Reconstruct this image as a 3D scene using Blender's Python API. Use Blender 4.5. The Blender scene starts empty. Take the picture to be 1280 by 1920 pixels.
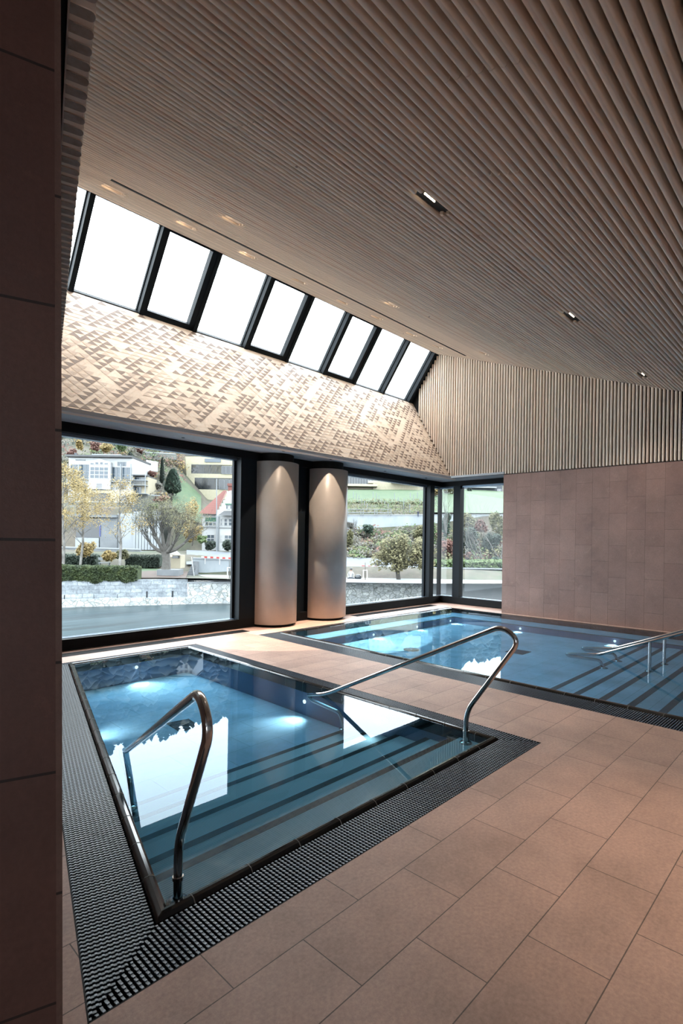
import bpy, math, random
from mathutils import Vector, Matrix, noise
from mathutils.geometry import tessellate_polygon
PI = math.pi
S = bpy.context.scene
C = S.collection
R_ = random.Random(7)

# ------------------------------------------------------------------ camera
H = 1.6
yaw = math.radians(43.8); rol = math.radians(0.92)
F0 = Vector((math.cos(yaw), math.sin(yaw), 0)); R0 = Vector((math.sin(yaw), -math.cos(yaw), 0)); U0 = Vector((0, 0, 1))
RR = R0*math.cos(rol) + U0*math.sin(rol); UU = U0*math.cos(rol) - R0*math.sin(rol)
CAM = Vector((0, 0, H))
cd = bpy.data.cameras.new('camera'); cam = bpy.data.objects.new('camera', cd); C.objects.link(cam)
cd.sensor_fit = 'AUTO'; cd.sensor_width = 36; cd.lens = 36*1000/1920
cd.shift_y = (1012.6-960)/1920; cd.shift_x = 0; cd.clip_end = 3000; cd.clip_start = .05
M = Matrix((RR, UU, -F0)).transposed().to_4x4(); M.translation = CAM
cam.matrix_world = M
S.camera = cam
S.view_settings.view_transform = 'Standard'; S.view_settings.look = 'None'; S.view_settings.gamma = 1
S.view_settings.use_curve_mapping = False; S.view_settings.exposure = 0.34

def at(u, v, d):                      # a place in the valley: seen in direction (u, v) at depth d
    return CAM + (F0*1000 + RR*(u-640) - UU*(v-1012.6))*(d/1000)

# ------------------------------------------------------------------ materials
def srgb(r, g, b):
    f = lambda c: (c/255/12.92) if c/255 <= .04045 else ((c/255+.055)/1.055)**2.4
    return (f(r), f(g), f(b), 1)
class NT:
    def __init__(s, name):
        s.m = bpy.data.materials.new(name); s.m.use_nodes = True; s.t = s.m.node_tree; s.t.nodes.clear()
        s.o = s.n('ShaderNodeOutputMaterial')
    def n(s, typ, **k):
        x = s.t.nodes.new(typ)
        for a, b in k.items(): setattr(x, a, b)
        return x
    def l(s, a, b): s.t.links.new(a, b)
    def bsdf(s, col=None, rough=.5, metal=0, spec=None):
        b = s.n('ShaderNodeBsdfPrincipled'); s.l(b.outputs[0], s.o.inputs[0])
        if col is not None: b.inputs['Base Color'].default_value = col
        b.inputs['Roughness'].default_value = rough; b.inputs['Metallic'].default_value = metal
        if spec is not None: b.inputs['Specular IOR Level'].default_value = spec
        return b
    def co(s): return s.n('ShaderNodeTexCoord').outputs['Object']
    def math(s, op, a, b=None, c=None):
        x = s.n('ShaderNodeMath', operation=op)
        for i, v in enumerate((a, b, c)):
            if v is None: continue
            if isinstance(v, (int, float)): x.inputs[i].default_value = v
            else: s.l(v, x.inputs[i])
        return x.outputs[0]
    def noise(s, vec, scale, det=4, rough=.55, sc=None):
        if sc is not None:
            mp = s.n('ShaderNodeMapping'); mp.inputs['Scale'].default_value = sc; s.l(vec, mp.inputs[0]); vec = mp.outputs[0]
        x = s.n('ShaderNodeTexNoise'); x.inputs['Scale'].default_value = scale; x.inputs['Detail'].default_value = det
        x.inputs['Roughness'].default_value = rough; s.l(vec, x.inputs['Vector']); return x.outputs['Fac']
    def ramp(s, fac, stops):
        r = s.n('ShaderNodeValToRGB'); e = r.color_ramp.elements
        while len(e) < len(stops): e.new(.5)
        for x, (p, c) in zip(e, stops): x.position = p; x.color = c
        s.l(fac, r.inputs[0]); return r.outputs[0]
    def mix(s, fac, a, b, mode='MIX'):
        m = s.n('ShaderNodeMix', data_type='RGBA', blend_type=mode)
        for i, v in ((0, fac), (6, a), (7, b)):
            if isinstance(v, (int, float)): m.inputs[i].default_value = v
            elif isinstance(v, tuple): m.inputs[i].default_value = v
            else: s.l(v, m.inputs[i])
        return m.outputs[2]
    def bump(s, b, h, st=.3, dist=.01):
        x = s.n('ShaderNodeBump'); x.inputs['Strength'].default_value = st; x.inputs['Distance'].default_value = dist
        s.l(h, x.inputs['Height']); s.l(x.outputs[0], b.inputs['Normal'])
def plain(name, col, rough=.5, metal=0, spec=None):
    n = NT(name); n.bsdf(col, rough, metal, spec); return n.m
def noisy(name, c1, c2, scale=3, rough=.7, sc=None, bump=0, det=5, metal=0):
    n = NT(name); b = n.bsdf(c1, rough, metal); f = n.noise(n.co(), scale, det, .6, sc)
    n.l(n.ramp(f, [(.35, c1), (.65, c2)]), b.inputs['Base Color'])
    if bump: n.bump(b, f, bump, .02)
    return n.m

def tile_mat(name, ax, w, h, x0, y0, c1, c2, cm, mort=.0025, rough=.55, grain=.25, stain=None, off=.5, bumpy=.25):
    n = NT(name); b = n.bsdf(c1, rough); co = n.co()
    sp = n.n('ShaderNodeSeparateXYZ'); n.l(co, sp.inputs[0])
    cb = n.n('ShaderNodeCombineXYZ')
    n.l(n.math('SUBTRACT', sp.outputs[ax[0]], x0), cb.inputs[0]); n.l(n.math('SUBTRACT', sp.outputs[ax[1]], y0), cb.inputs[1])
    br = n.n('ShaderNodeTexBrick'); br.offset = off; br.offset_frequency = 2; br.squash = 1
    br.inputs['Scale'].default_value = 1; br.inputs['Brick Width'].default_value = w; br.inputs['Row Height'].default_value = h
    br.inputs['Mortar Size'].default_value = mort; br.inputs['Mortar Smooth'].default_value = .1
    br.inputs['Color1'].default_value = c1; br.inputs['Color2'].default_value = c2; br.inputs['Mortar'].default_value = cm
    n.l(cb.outputs[0], br.inputs[0])
    cl = n.noise(co, 1.7, 8, .65); fine = n.noise(co, 55, 4, .7)
    k = n.ramp(cl, [(.3, (.78, .78, .78, 1)), (.5, (1, 1, 1, 1)), (.72, (1.22, 1.2, 1.18, 1))])
    c = n.mix(1.0, br.outputs[0], k, 'MULTIPLY')
    k2 = n.ramp(fine, [(.3, (1-grain, 1-grain, 1-grain, 1)), (.7, (1+grain, 1+grain, 1+grain, 1))])
    c = n.mix(1.0, c, k2, 'MULTIPLY')
    if stain:
        st = n.noise(co, 3.1, 9, .75); c = n.mix(n.math('MULTIPLY', n.math('GREATER_THAN', st, .60), .18), c, stain)
    n.l(c, b.inputs['Base Color'])
    hh = n.math('ADD', n.math('MULTIPLY', fine, .6), n.math('MULTIPLY', br.outputs['Fac'], -1.2))
    n.bump(b, hh, bumpy, .006)
    return n.m

def wood_mat(name, ax, pitch, c1, c2, c3, stretch):
    n = NT(name); b = n.bsdf(c1, .6, spec=.3); co = n.co()
    sp = n.n('ShaderNodeSeparateXYZ'); n.l(co, sp.inputs[0])
    idx = n.math('FLOOR', n.math('DIVIDE', sp.outputs[ax], pitch))
    wn = n.n('ShaderNodeTexWhiteNoise', noise_dimensions='1D'); n.l(idx, wn.inputs['W'])
    g = n.noise(co, 1, 6, .6, stretch)
    base = n.mix(g, c1, c2)
    dk = n.math('GREATER_THAN', wn.outputs['Value'], .86)
    c = n.mix(n.math('MULTIPLY', dk, .55), base, c3)
    tint = n.ramp(wn.outputs['Value'], [(0, (.88, .88, .88, 1)), (1, (1.1, 1.1, 1.1, 1))])
    c = n.mix(1.0, c, tint, 'MULTIPLY')
    kn = n.n('ShaderNodeTexVoronoi'); kn.inputs['Scale'].default_value = 1.6; n.l(co, kn.inputs[0])
    c = n.mix(n.math('MULTIPLY', n.math('LESS_THAN', kn.outputs['Distance'], .028), .6), c, srgb(70, 45, 30))
    n.l(c, b.inputs['Base Color']); return n.m

CEIL_P = .07
M_ceil = wood_mat('spruce_ceiling', 1, CEIL_P*math.cos(math.atan(.3585)) if False else .07, srgb(240, 226, 210), srgb(230, 213, 196), srgb(204, 176, 156), (.6, 30, 30))
M_wood = wood_mat('spruce_wall', 1, .0654, srgb(234, 219, 204), srgb(222, 204, 187), srgb(200, 172, 154), (30, 30, .6))
M_woodend = noisy('spruce_end', srgb(165, 150, 138), srgb(140, 124, 110), 20, .7)
M_black = plain('black_backing', srgb(22, 20, 19), .9)
M_floor = tile_mat('terracotta_floor', (0, 1), .6615, .3145, .459, -.0035, srgb(190, 158, 143), srgb(179, 147, 132), srgb(104, 88, 82), .0024, .6, .16, srgb(205, 172, 156), bumpy=.35)
M_rwall = tile_mat('stone_wall', (2, 1), .632, .3226, -.002, -.050, srgb(146, 116, 105), srgb(137, 107, 97), srgb(90, 68, 60), .0022, .55, .1, srgb(176, 142, 126))
# tile of the near wall: local x runs along its faces
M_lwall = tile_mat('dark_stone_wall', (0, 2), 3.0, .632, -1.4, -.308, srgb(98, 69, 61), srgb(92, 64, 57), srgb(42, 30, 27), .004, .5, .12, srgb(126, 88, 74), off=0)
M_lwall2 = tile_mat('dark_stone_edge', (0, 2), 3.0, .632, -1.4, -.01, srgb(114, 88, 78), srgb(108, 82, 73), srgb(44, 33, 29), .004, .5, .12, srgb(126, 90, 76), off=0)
M_bas = tile_mat('pool_tile', (0, 1), .6615, .3145, .459, -.0035, srgb(206, 224, 240), srgb(198, 217, 235), srgb(150, 168, 186), .002, .85, .03)
M_basw = plain('pool_tile_shaded', srgb(150, 156, 182), .8)  # same pool tile, the shade on its upright faces put into the colour
M_tread = NT('ribbed_tread')
_b = M_tread.bsdf(srgb(198, 214, 218), .85)
_w = M_tread.n('ShaderNodeTexWave', bands_direction='Y'); _w.inputs['Scale'].default_value = 22; M_tread.l(M_tread.co(), _w.inputs[0])
M_tread.l(M_tread.ramp(_w.outputs['Fac'], [(.3, srgb(180, 198, 204)), (.7, srgb(214, 226, 228))]), _b.inputs['Base Color']); M_tread = M_tread.m
M_nose = noisy('dark_nosing', srgb(52, 48, 46), srgb(68, 62, 58), 6, .35)
M_cope = noisy('black_glazed_tile', srgb(24, 22, 21), srgb(34, 31, 29), 12, .12)
M_copej = plain('coping_joint', srgb(120, 118, 112), .6)
M_grate = plain('grating_bar', srgb(54, 61, 70), .35)
M_grateh = plain('grating_stud', srgb(112, 123, 136), .32)
M_gutter = plain('gutter', srgb(8, 8, 9), .8)
M_steel = NT('brushed_steel'); _b = M_steel.bsdf(srgb(196, 194, 192), .13, 1); M_steel = M_steel.m
M_frame = plain('anthracite_frame', srgb(18, 24, 29), .6, spec=.15)
M_framei = plain('anthracite_front', srgb(16, 17, 19), .6, spec=.15)
M_sill = plain('sill_metal', srgb(120, 140, 160), .25, .6)
M_trim = plain('grey_soffit', srgb(168, 174, 180), .5)
M_col = noisy('grey_column', srgb(170, 163, 156), srgb(178, 171, 164), 3, .38)
M_p0 = noisy('panel_maple', srgb(228, 213, 198), srgb(221, 204, 187), 2, .38, (1, 6, 6))
M_p1 = plain('panel_mid', srgb(196, 178, 163), .4)
M_p2 = plain('panel_dark', srgb(128, 110, 99), .5)
M_led = NT('lamp_light'); _e = M_led.n('ShaderNodeEmission'); _e.inputs[0].default_value = (1, .82, .6, 1); _e.inputs[1].default_value = 8; M_led.l(_e.outputs[0], M_led.o.inputs[0]); M_led = M_led.m

def thin_glass(name, tint, refl_rough=0, bump=0, ior=1.45, refl=(1, 1, 1, 1)):
    n = NT(name); tr = n.n('ShaderNodeBsdfTransparent'); tr.inputs[0].default_value = tint
    gl = n.n('ShaderNodeBsdfGlossy'); gl.inputs['Roughness'].default_value = refl_rough; gl.inputs[0].default_value = refl
    fr = n.n('ShaderNodeFresnel'); fr.inputs[0].default_value = ior
    mx = n.n('ShaderNodeMixShader'); n.l(fr.outputs[0], mx.inputs[0]); n.l(tr.outputs[0], mx.inputs[1]); n.l(gl.outputs[0], mx.inputs[2])
    n.l(mx.outputs[0], n.o.inputs[0])
    if bump:
        f = n.noise(n.co(), 2.2, 2, .5); x = n.n('ShaderNodeBump'); x.inputs['Strength'].default_value = bump; x.inputs['Distance'].default_value = .01
        n.l(f, x.inputs['Height']); n.l(x.outputs[0], gl.inputs['Normal']); n.l(x.outputs[0], fr.inputs['Normal'])
    return n.m
M_glass = thin_glass('window_glass', (.93, .97, .97, 1), refl=(.30, .32, .34, 1))
M_water = thin_glass('pool_water', (.52, .83, 1.0, 1), 0, .012, 1.33, (.74, .84, .92, 1))

# ------------------------------------------------------------------ mesh builder
class MB:
    def __init__(s): s.v = []; s.f = []; s.m = []; s.sm = []
    def add(s, vs, fs, mi=0, smooth=False):
        o = len(s.v); s.v += [tuple(x) for x in vs]
        for f in fs: s.f.append(tuple(i+o for i in f)); s.m.append(mi); s.sm.append(smooth)
    def quad(s, a, b, c, d, mi=0): s.add([a, b, c, d], [(0, 1, 2, 3)], mi)
    def box(s, x0, y0, z0, x1, y1, z1, mi=0):
        s.add([(x, y, z) for z in (z0, z1) for y in (y0, y1) for x in (x0, x1)],
              [(0, 2, 3, 1), (4, 5, 7, 6), (0, 1, 5, 4), (2, 6, 7, 3), (0, 4, 6, 2), (1, 3, 7, 5)], mi)
    def obox(s, o, ex, ey, ez, mi=0):
        o, ex, ey, ez = map(Vector, (o, ex, ey, ez))
        s.add([o+ex*a+ey*b+ez*c for c in (0, 1) for b in (0, 1) for a in (0, 1)],
              [(0, 2, 3, 1), (4, 5, 7, 6), (0, 1, 5, 4), (2, 6, 7, 3), (0, 4, 6, 2), (1, 3, 7, 5)], mi)
    def prism(s, poly, z0, z1, mi=0, top=None):
        n = len(poly); top = mi if top is None else top
        vs = [(p[0], p[1], z0) for p in poly]+[(p[0], p[1], z1) for p in poly]
        s.add(vs, [(i, (i+1) % n, n+(i+1) % n, n+i) for i in range(n)], mi)
        s.add(vs[:n], [tuple(range(n))[::-1]], mi); s.add(vs[n:], [tuple(range(n))], top)
    def sweep(s, prof, a, b, ex, ey, mi=0, cap=True, smooth=True, close=True):
        # prof in (ex, ey) carried from a to b
        a, b, ex, ey = map(Vector, (a, b, ex, ey)); n = len(prof)
        vs = [a+ex*p[0]+ey*p[1] for p in prof]+[b+ex*p[0]+ey*p[1] for p in prof]
        s.add(vs, [(i, (i+1) % n, n+(i+1) % n, n+i) for i in range(n if close else n-1)], mi, smooth)
        if cap: s.add(vs[:n], [tuple(range(n))[::-1]], mi); s.add(vs[n:], [tuple(range(n))], mi)
    def tube(s, pts, rad, seg=12, mi=0, cap=True):
        pts = [Vector(p) for p in pts]; rad = rad if isinstance(rad, (list, tuple)) else [rad]*len(pts)
        n0 = None; rings = []
        for i, p in enumerate(pts):
            t = (pts[min(i+1, len(pts)-1)]-pts[max(i-1, 0)]).normalized()
            if n0 is None:
                n0 = t.orthogonal().normalized()
            n0 = (n0-t*n0.dot(t)).normalized(); b = t.cross(n0)
            rings.append([p+(n0*math.cos(2*PI*k/seg)+b*math.sin(2*PI*k/seg))*rad[i] for k in range(seg)])
        vs = [q for r in rings for q in r]
        fs = [(i*seg+k, i*seg+(k+1) % seg, (i+1)*seg+(k+1) % seg, (i+1)*seg+k) for i in range(len(pts)-1) for k in range(seg)]
        s.add(vs, fs, mi, True)
        if cap: s.add(rings[0], [tuple(range(seg))[::-1]], mi); s.add(rings[-1], [tuple(range(seg))], mi)
    def lathe(s, prof, cx, cy, seg=48, mi=0, cap=False):
        vs = []; n = len(prof)
        for r, z in prof:
            vs += [(cx+r*math.cos(2*PI*k/seg), cy+r*math.sin(2*PI*k/seg), z) for k in range(seg)]
        s.add(vs, [(i*seg+k, i*seg+(k+1) % seg, (i+1)*seg+(k+1) % seg, (i+1)*seg+k) for i in range(n-1) for k in range(seg)], mi, True)
        if cap:
            s.add(vs[:seg], [tuple(range(seg))[::-1]], mi); s.add(vs[-seg:], [tuple(range(seg))], mi)
    def build(s, name, mats, parent=None, loc=None):
        me = bpy.data.meshes.new(name)
        off = Vector(loc) if loc is not None else Vector((0, 0, 0))
        if parent is not None: off = Vector(parent.location)
        me.from_pydata([tuple(Vector(v)-off) for v in s.v] if off.length else s.v, [], s.f)
        for m in (mats if isinstance(mats, (list, tuple)) else [mats]): me.materials.append(m)
        me.polygons.foreach_set('material_index', s.m); me.polygons.foreach_set('use_smooth', s.sm)
        me.update(); o = bpy.data.objects.new(name, me); C.objects.link(o)
        if parent is not None: o.parent = parent
        elif loc is not None: o.location = off
        return o
def tag(o, label=None, cat=None, group=None, kind=None):
    if label: o['label'] = label
    if cat: o['category'] = cat
    if group: o['group'] = group
    if kind: o['kind'] = kind
    return o
def thing(name, loc, label, cat, group=None, kind=None):
    o = bpy.data.objects.new(name, None); C.objects.link(o); o.location = loc; o.empty_display_size = .1
    return tag(o, label, cat, group, kind)
def tree_copy(o, loc):
    c = o.copy(); C.objects.link(c); c.location = loc
    for ch in o.children:
        k = ch.copy(); C.objects.link(k); k.parent = c
        for g in ch.children:
            d = g.copy(); C.objects.link(d); d.parent = k
    return c

# ------------------------------------------------------------------ geometry constants
ZS = 3.165                                   # soffit height
Y0, Z0p = 7.168, 3.175                       # lower edge of the patterned panel
Y1, Z1p = 8.383, 5.211                       # its upper edge / foot of the skylight
Y2, Z2p = 7.591, 6.306                       # head of the skylight / edge of the slat ceiling
SL = .3585
def zceil(y): return Z2p+SL*(y-Y2)
YB = Y2-(Z2p-ZS)/SL                          # where the slope comes down to soffit height (-1.17)
K0 = Vector((.522, 1.557, 0))                # corner of the near wall
DD = Vector((.29, .957, 0)).normalized()     # run of the left wall
DN = Vector((DD.y, -DD.x, 0))                # its normal, into the room
RX = 11.3                                    # right wall
def xleft(y): return K0.x+(y-K0.y)*DD.x/DD.y

# ------------------------------------------------------------------ floor
P1o = [(.703, 1.79), (4.217, 1.786), (4.31, 7.137), (2.18, 7.137)]
P1c = [(1.076, 2.062), (4.045, 2.062), (4.14, 7.03), (2.455, 7.03)]
P1i = [(1.135, 2.130), (3.985, 2.130), (4.085, 6.975), (2.49, 6.975)]
P2o = [(5.335, .1), (11.2, .1), (11.2, 7.137), (5.467, 7.137)]
P2c = [(5.68, .35), (11.2, .35), (11.2, 7.03), (5.843, 7.03)]
P2i = [(5.80, .45), (11.12, .45), (11.12, 6.975), (5.93, 6.975)]
fl = MB()
outer = [(-6, -6), (13, -6), (13, 8.0), (-6, 8.0)]
rings = [[Vector((x, y, 0)) for x, y in r] for r in (outer, P1o[::-1], P2o[::-1])]
flat = [v for r in rings for v in r]
for t in tessellate_polygon(rings):
    a, b, c = (flat[i] for i in t)
    if (b-a).cross(c-a).z < 0: b, c = c, b
    fl.add([a, b, c], [(0, 1, 2)])
for r in (P1o, P2o):                                  # slab edge around the openings
    for i in range(4):
        a, b = r[i], r[(i+1) % 4]
        fl.quad((a[0], a[1], 0), (a[0], a[1], -.12), (b[0], b[1], -.12), (b[0], b[1], 0))
tag(fl.build('floor', M_floor), 'terracotta-coloured stone tile floor around the two pools', 'floor', kind='structure')

# ------------------------------------------------------------------ ceiling
lamps_a = [(3.90, 2.70), (7.10, 2.70), (10.34, 2.70)]
lamps_b = [(3.93, 5.79), (7.18, 5.80), (10.35, 5.77)]
lamps_c = [(2.90, 6.99), (3.95, 7.00), (5.03, 7.01), (6.18, 7.02), (7.28, 7.03), (8.20, 6.97), (9.36, 6.97), (10.36, 6.95)]
lamps_fill = [(3.9, -.45), (7.1, -.45), (10.3, -.45), (.9, -.45)]  # row outside the view, added for fill light
ALL = [(x, y, .42) for x, y in lamps_a]+[(x, y, .30) for x, y in lamps_b+lamps_c]+[(x, y, .42) for x, y in lamps_fill]
sw, sd = .021, .075                                    # half width and depth of a slat
slat_prof = [(-sw, sd), (-sw, .014)]+[(-sw*math.cos(t), .014-.014*math.sin(t)) for t in [PI*k/6 for k in range(1, 6)]]+[(sw, .014), (sw, sd)]
un = Vector((0, -SL, 1)).normalized()                  # away from the room
us = Vector((0, 1, SL)).normalized()
cs = us.y
ce = MB()
nsl = int((Y2-YB)/CEIL_P)
for i in range(nsl):
    y = Y2-.02-CEIL_P*i
    x0, x1 = max(xleft(y)-.15, -3) if y > K0.y else -3.2, RX+.04
    cuts = []
    for lx, ly, hl in ALL:
        if abs(y-ly) < CEIL_P*.99: cuts.append((lx-hl/2, lx+hl/2))
    if abs(y-6.56) < CEIL_P*.5: cuts.append((2.7, 10.95))          # long black slot
    grp = (i//7); jx = 2.25+((grp*3.1) % 4.1)
    while jx < RX: cuts.append((jx-.0015, jx+.0015)); jx += 4.1
    cuts.sort(); x = x0
    for a, b in cuts+[(x1, x1)]:
        if a > x+.01: ce.sweep(slat_prof, (x, y, zceil(y)), (a, y, zceil(y)), us, un, 0)
        x = max(x, b)
yy = 6.591; ce.obox(Vector((2.7, yy, zceil(yy)))-us*.026+un*.002, (8.25, 0, 0), us*.052, un*.06, 1)
# dark backing above the slats (sloping), closed over the roof
yA, yB_ = Y2+.02, YB
bk = sd+.005
def cp(x, y, o): p = Vector((x, y, zceil(y)))+un*o; return (p.x, p.y, p.z)
ce.add([cp(-3.4, yB_, bk+.1), cp(RX+.2, yB_, bk+.1), cp(RX+.2, yA, bk+.1), cp(-3.4, yA, bk+.1), cp(-3.4, yB_, bk), cp(RX+.2, yB_, bk), cp(RX+.2, yA, bk), cp(-3.4, yA, bk)],
       [(0, 1, 2, 3), (7, 6, 5, 4), (0, 4, 5, 1), (1, 5, 6, 2), (2, 6, 7, 3), (3, 7, 4, 0)], 1)
ce.box(-6, -6, ZS, RX+.2, YB, ZS+.1, 2)                 # flat part behind the viewer
ceil_o = ce.build('ceiling', [M_ceil, M_black, M_trim])
tag(ceil_o, 'sloping ceiling of rounded light wood slats', 'ceiling', kind='structure')

# lamps in the ceiling
def lamp_parts(big):
    hl = .42 if big else .30
    t = thing('ceiling_spotlight', (0, 0, 0), '', '')
    h = MB(); w = CEIL_P*.98; hm = M_black if big else M_ceil
    h.obox(Vector((-hl/2, 0, 0))-us*w+un*.03, (hl, 0, 0), us*w*2, un*.045, 0)
    hb = h.build('housing', hm, t)
    g = MB()
    if big: g.obox(Vector((-hl*.42, 0, 0))-us*(w*.62)+un*.010, (hl*.36, 0, 0), us*.009, un*.012, 0)
    else: g.obox(Vector((-hl*.3, 0, 0))-us*(w*.9)+un*.045, (hl*.4, 0, 0), us*.012, un*.012, 0)
    g.build('light_strip', M_led, t)
    e = MB()
    for k in (-1, 1):
        e.obox(Vector((hl/2-.03, 0, 0))+us*(k*.035-.016)+un*.004, (.028, 0, 0), us*.032, un*.07, 0)
    e.build('end_block', M_ceil, t)
    return t
pos_lab = {}
proto_big, proto_small = lamp_parts(True), lamp_parts(False)
used = {True: False, False: False}
def put_lamp(x, y, big, label, grp):
    p = (x, y, zceil(y)); pr = proto_big if big else proto_small
    if not used[big]: used[big] = True; o = pr; o.location = p
    else: o = tree_copy(pr, p)
    tag(o, label, 'ceiling lamp', grp); return o
la = ['large ceiling spotlight cut into the slats, with a glowing strip, left of the column of three big ones',
      'recessed ceiling spotlight above the wide pool, middle one of the big row', 'recessed ceiling spotlight nearest the slatted right wall, lowest in view']
la = ['large recessed ceiling spotlight with a glowing strip, nearest and biggest of all',
      'recessed ceiling spotlight over the wide pool, second biggest, in the row with the nearest one',
      'recessed ceiling spotlight just above the right slatted wall, far end of the nearest row']
for (x, y), l in zip(lamps_a, la): put_lamp(x, y, True, l, 'spotlights in the nearest ceiling row')
lb = ['recessed ceiling spotlight past the long black slot, leftmost of the middle row', 'recessed ceiling spotlight at the centre of the middle row beside the black slot', 'recessed ceiling spotlight of the middle row near the top of the slatted end wall']
for (x, y), l in zip(lamps_b, lb): put_lamp(x, y, False, l, 'spotlights in the middle ceiling row')
on = ['first', 'second', 'third', 'fourth', 'fifth', 'sixth', 'seventh', 'last']
for i, (x, y) in enumerate(lamps_c):
    put_lamp(x, y, False, 'small recessed ceiling spotlight between the slot and the skylight, %s from the left' % on[i], 'spotlights along the skylight edge')

def falloff(l, k=1.0, kind='Linear'):
    l.use_nodes = True; nt = l.node_tree; e = next(q for q in nt.nodes if q.type == 'EMISSION'); f = nt.nodes.new('ShaderNodeLightFalloff'); f.inputs['Strength'].default_value = k
    nt.links.new(f.outputs[kind], e.inputs['Strength'])
def spot(name, p, tgt, power, ang, blend=.3, col=(1, .80, .60), r=.03):
    l = bpy.data.lights.new(name, 'SPOT'); l.energy = power; l.spot_size = math.radians(ang); l.spot_blend = blend; l.color = col; l.shadow_soft_size = r
    o = bpy.data.objects.new(name, l); C.objects.link(o); o.location = p
    o.rotation_euler = (Vector(tgt)-Vector(p)).to_track_quat('-Z', 'Y').to_euler(); return o
KL = 0.45
for x, y in lamps_a: spot('lamp_beam', (x, y, zceil(y)+.01), (x, y+.0, 0), 150*KL, 100, .9, (1, .84, .70))
for x, y in lamps_fill: spot('lamp_beam', (x, y, zceil(max(y, YB))+.01), (x, y, 0), (10 if x < 2 else 25)*KL, 110, .9, (1, .84, .70))  # fill from the added unseen row
spot('lamp_beam', (3.9, -.45, zceil(-.45)), (3.15, .35, 0), 420*KL, 50, 1.0, (1, .72, .50))
for (x, y), t in zip(lamps_b, [(3.30, 6.40), (7.62, 5.87), (10.29, 6.1)]):
    spot('lamp_beam', (x, y, zceil(y)+.01), (t[0], t[1], -.3), 420*KL, 13, .8, (1, .95, .84))
spot('lamp_beam', (9.36, 6.97, zceil(6.97)), (9.0, 6.05, -.3), 420*KL, 13, .8, (1, .95, .84))
for i, (x, y) in enumerate(lamps_c):
    spot('lamp_beam', (x, y, zceil(y)), (x, 7.80, 3.4), 150*KL, 110, 1.0, (1, .88, .74))
    col = i in (3, 4)
    spot('lamp_beam', (x, y, zceil(y)), (x, 6.95, 0), 260*KL, 13, 1.0, (1, .78, .56), .012)

for x, y in lamps_b+lamps_c:
    l = bpy.data.lights.new('lamp_glow', 'POINT'); l.energy = .35; l.color = (1, .72, .46); l.shadow_soft_size = .01
    o = bpy.data.objects.new('lamp_glow', l); C.objects.link(o); o.location = Vector((x-.05, y, zceil(y)))-us*.03+un*.022
soff = [(6.115, 7.325, 'tiny spotlight in the grey soffit in front of the left column'), (7.314, 7.338, 'tiny spotlight in the grey soffit in front of the right column'),
        (4.30, 7.60, 'tiny spotlight in the grey soffit above the large left window'), (9.30, 7.60, 'tiny spotlight in the grey soffit right of the columns'), (10.9, 7.60, 'tiny spotlight in the grey soffit near the window corner')]
for i, (x, y, lb) in enumerate(soff):
    m = MB(); m.lathe([(.028, ZS-.004), (.028, ZS+.001), (.018, ZS+.001), (.016, ZS-.002), (.0, ZS-.002)], x, y, 20)
    tag(m.build('soffit_spotlight', M_black, loc=(x, y, ZS)), lb, 'ceiling lamp', 'small spotlights in the soffit')
    sb = spot('soffit_beam', (x, y, ZS-.01), (x, y, 0), (34, 66, 8, 8, 8)[i], 62, .03 if i < 2 else .5, (1, .80, .62), .008); falloff(sb.data, 1.0, 'Constant')
# ------------------------------------------------------------------ patterned panel
tv = Vector((0, Y1-Y0, Z1p-Z0p)); PL = tv.length; tv.normalize(); pn = Vector((0, -tv.z, tv.y))   # toward the room
def pp(x, s, o=0): return Vector((x, Y0, Z0p))+tv*s+pn*o
bands = [(3.34, .55, 4.37, 1.52), (4.37, 1.52, 4.38, .73), (4.38, .73, 4.34, .05), (2.83, .89, 3.31, .52), (3.6, .56, 4.0, .17), (3.3, 1.52, 3.48, 1.33), (3.31, .52, 4.3, .6),
  (4.35, 1.92, 4.52, 1.76), (4.52, 1.76, 4.72, 1.95), (4.3, .99, 5.38, 1.04), (5.38, 1.04, 4.34, .05), (4.91, 1.05, 5.47, 1.56), (6.66, 1.0, 6.97, .39), (4.94, 2.12, 4.49, 1.68),
  (6.31, 1.31, 6.87, 1.77), (6.57, 1.06, 7.4, 1.13), (8.64, 1.19, 9.56, 2.09), (9.56, 2.09, 9.66, .75), (9.66, .75, 10.53, 1.61), (8.64, 1.19, 9.72, 1.25), (9.55, 1.57, 10.56, 1.65),
  (7.45, .04, 7.78, .34), (7.83, .83, 8.45, .85), (8.79, 1.23, 9.38, .7), (8.05, 1.33, 8.84, 2.04), (3.1, 2.2, 2.4, 1.5), (6.2, .1, 5.6, .7), (10.9, .3, 10.2, 1.0), (7.2, 1.5, 7.9, 2.2)]
def segd(x, y, s):
    ax, ay, bx, by = s; dx, dy = bx-ax, by-ay; L = dx*dx+dy*dy; t = max(0, min(1, ((x-ax)*dx+(y-ay)*dy)/L)); return math.hypot(x-ax-t*dx, y-ay-t*dy)
pt = MB(); W_, Hh = .158, .079
pt.obox(pp(xleft(8)-.4, -.0, -.002), (RX+.3-xleft(8)+.4, 0, 0), tv*PL, pn*-.06, 0)
rp = random.Random(3); rows = int(PL/Hh)
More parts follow.
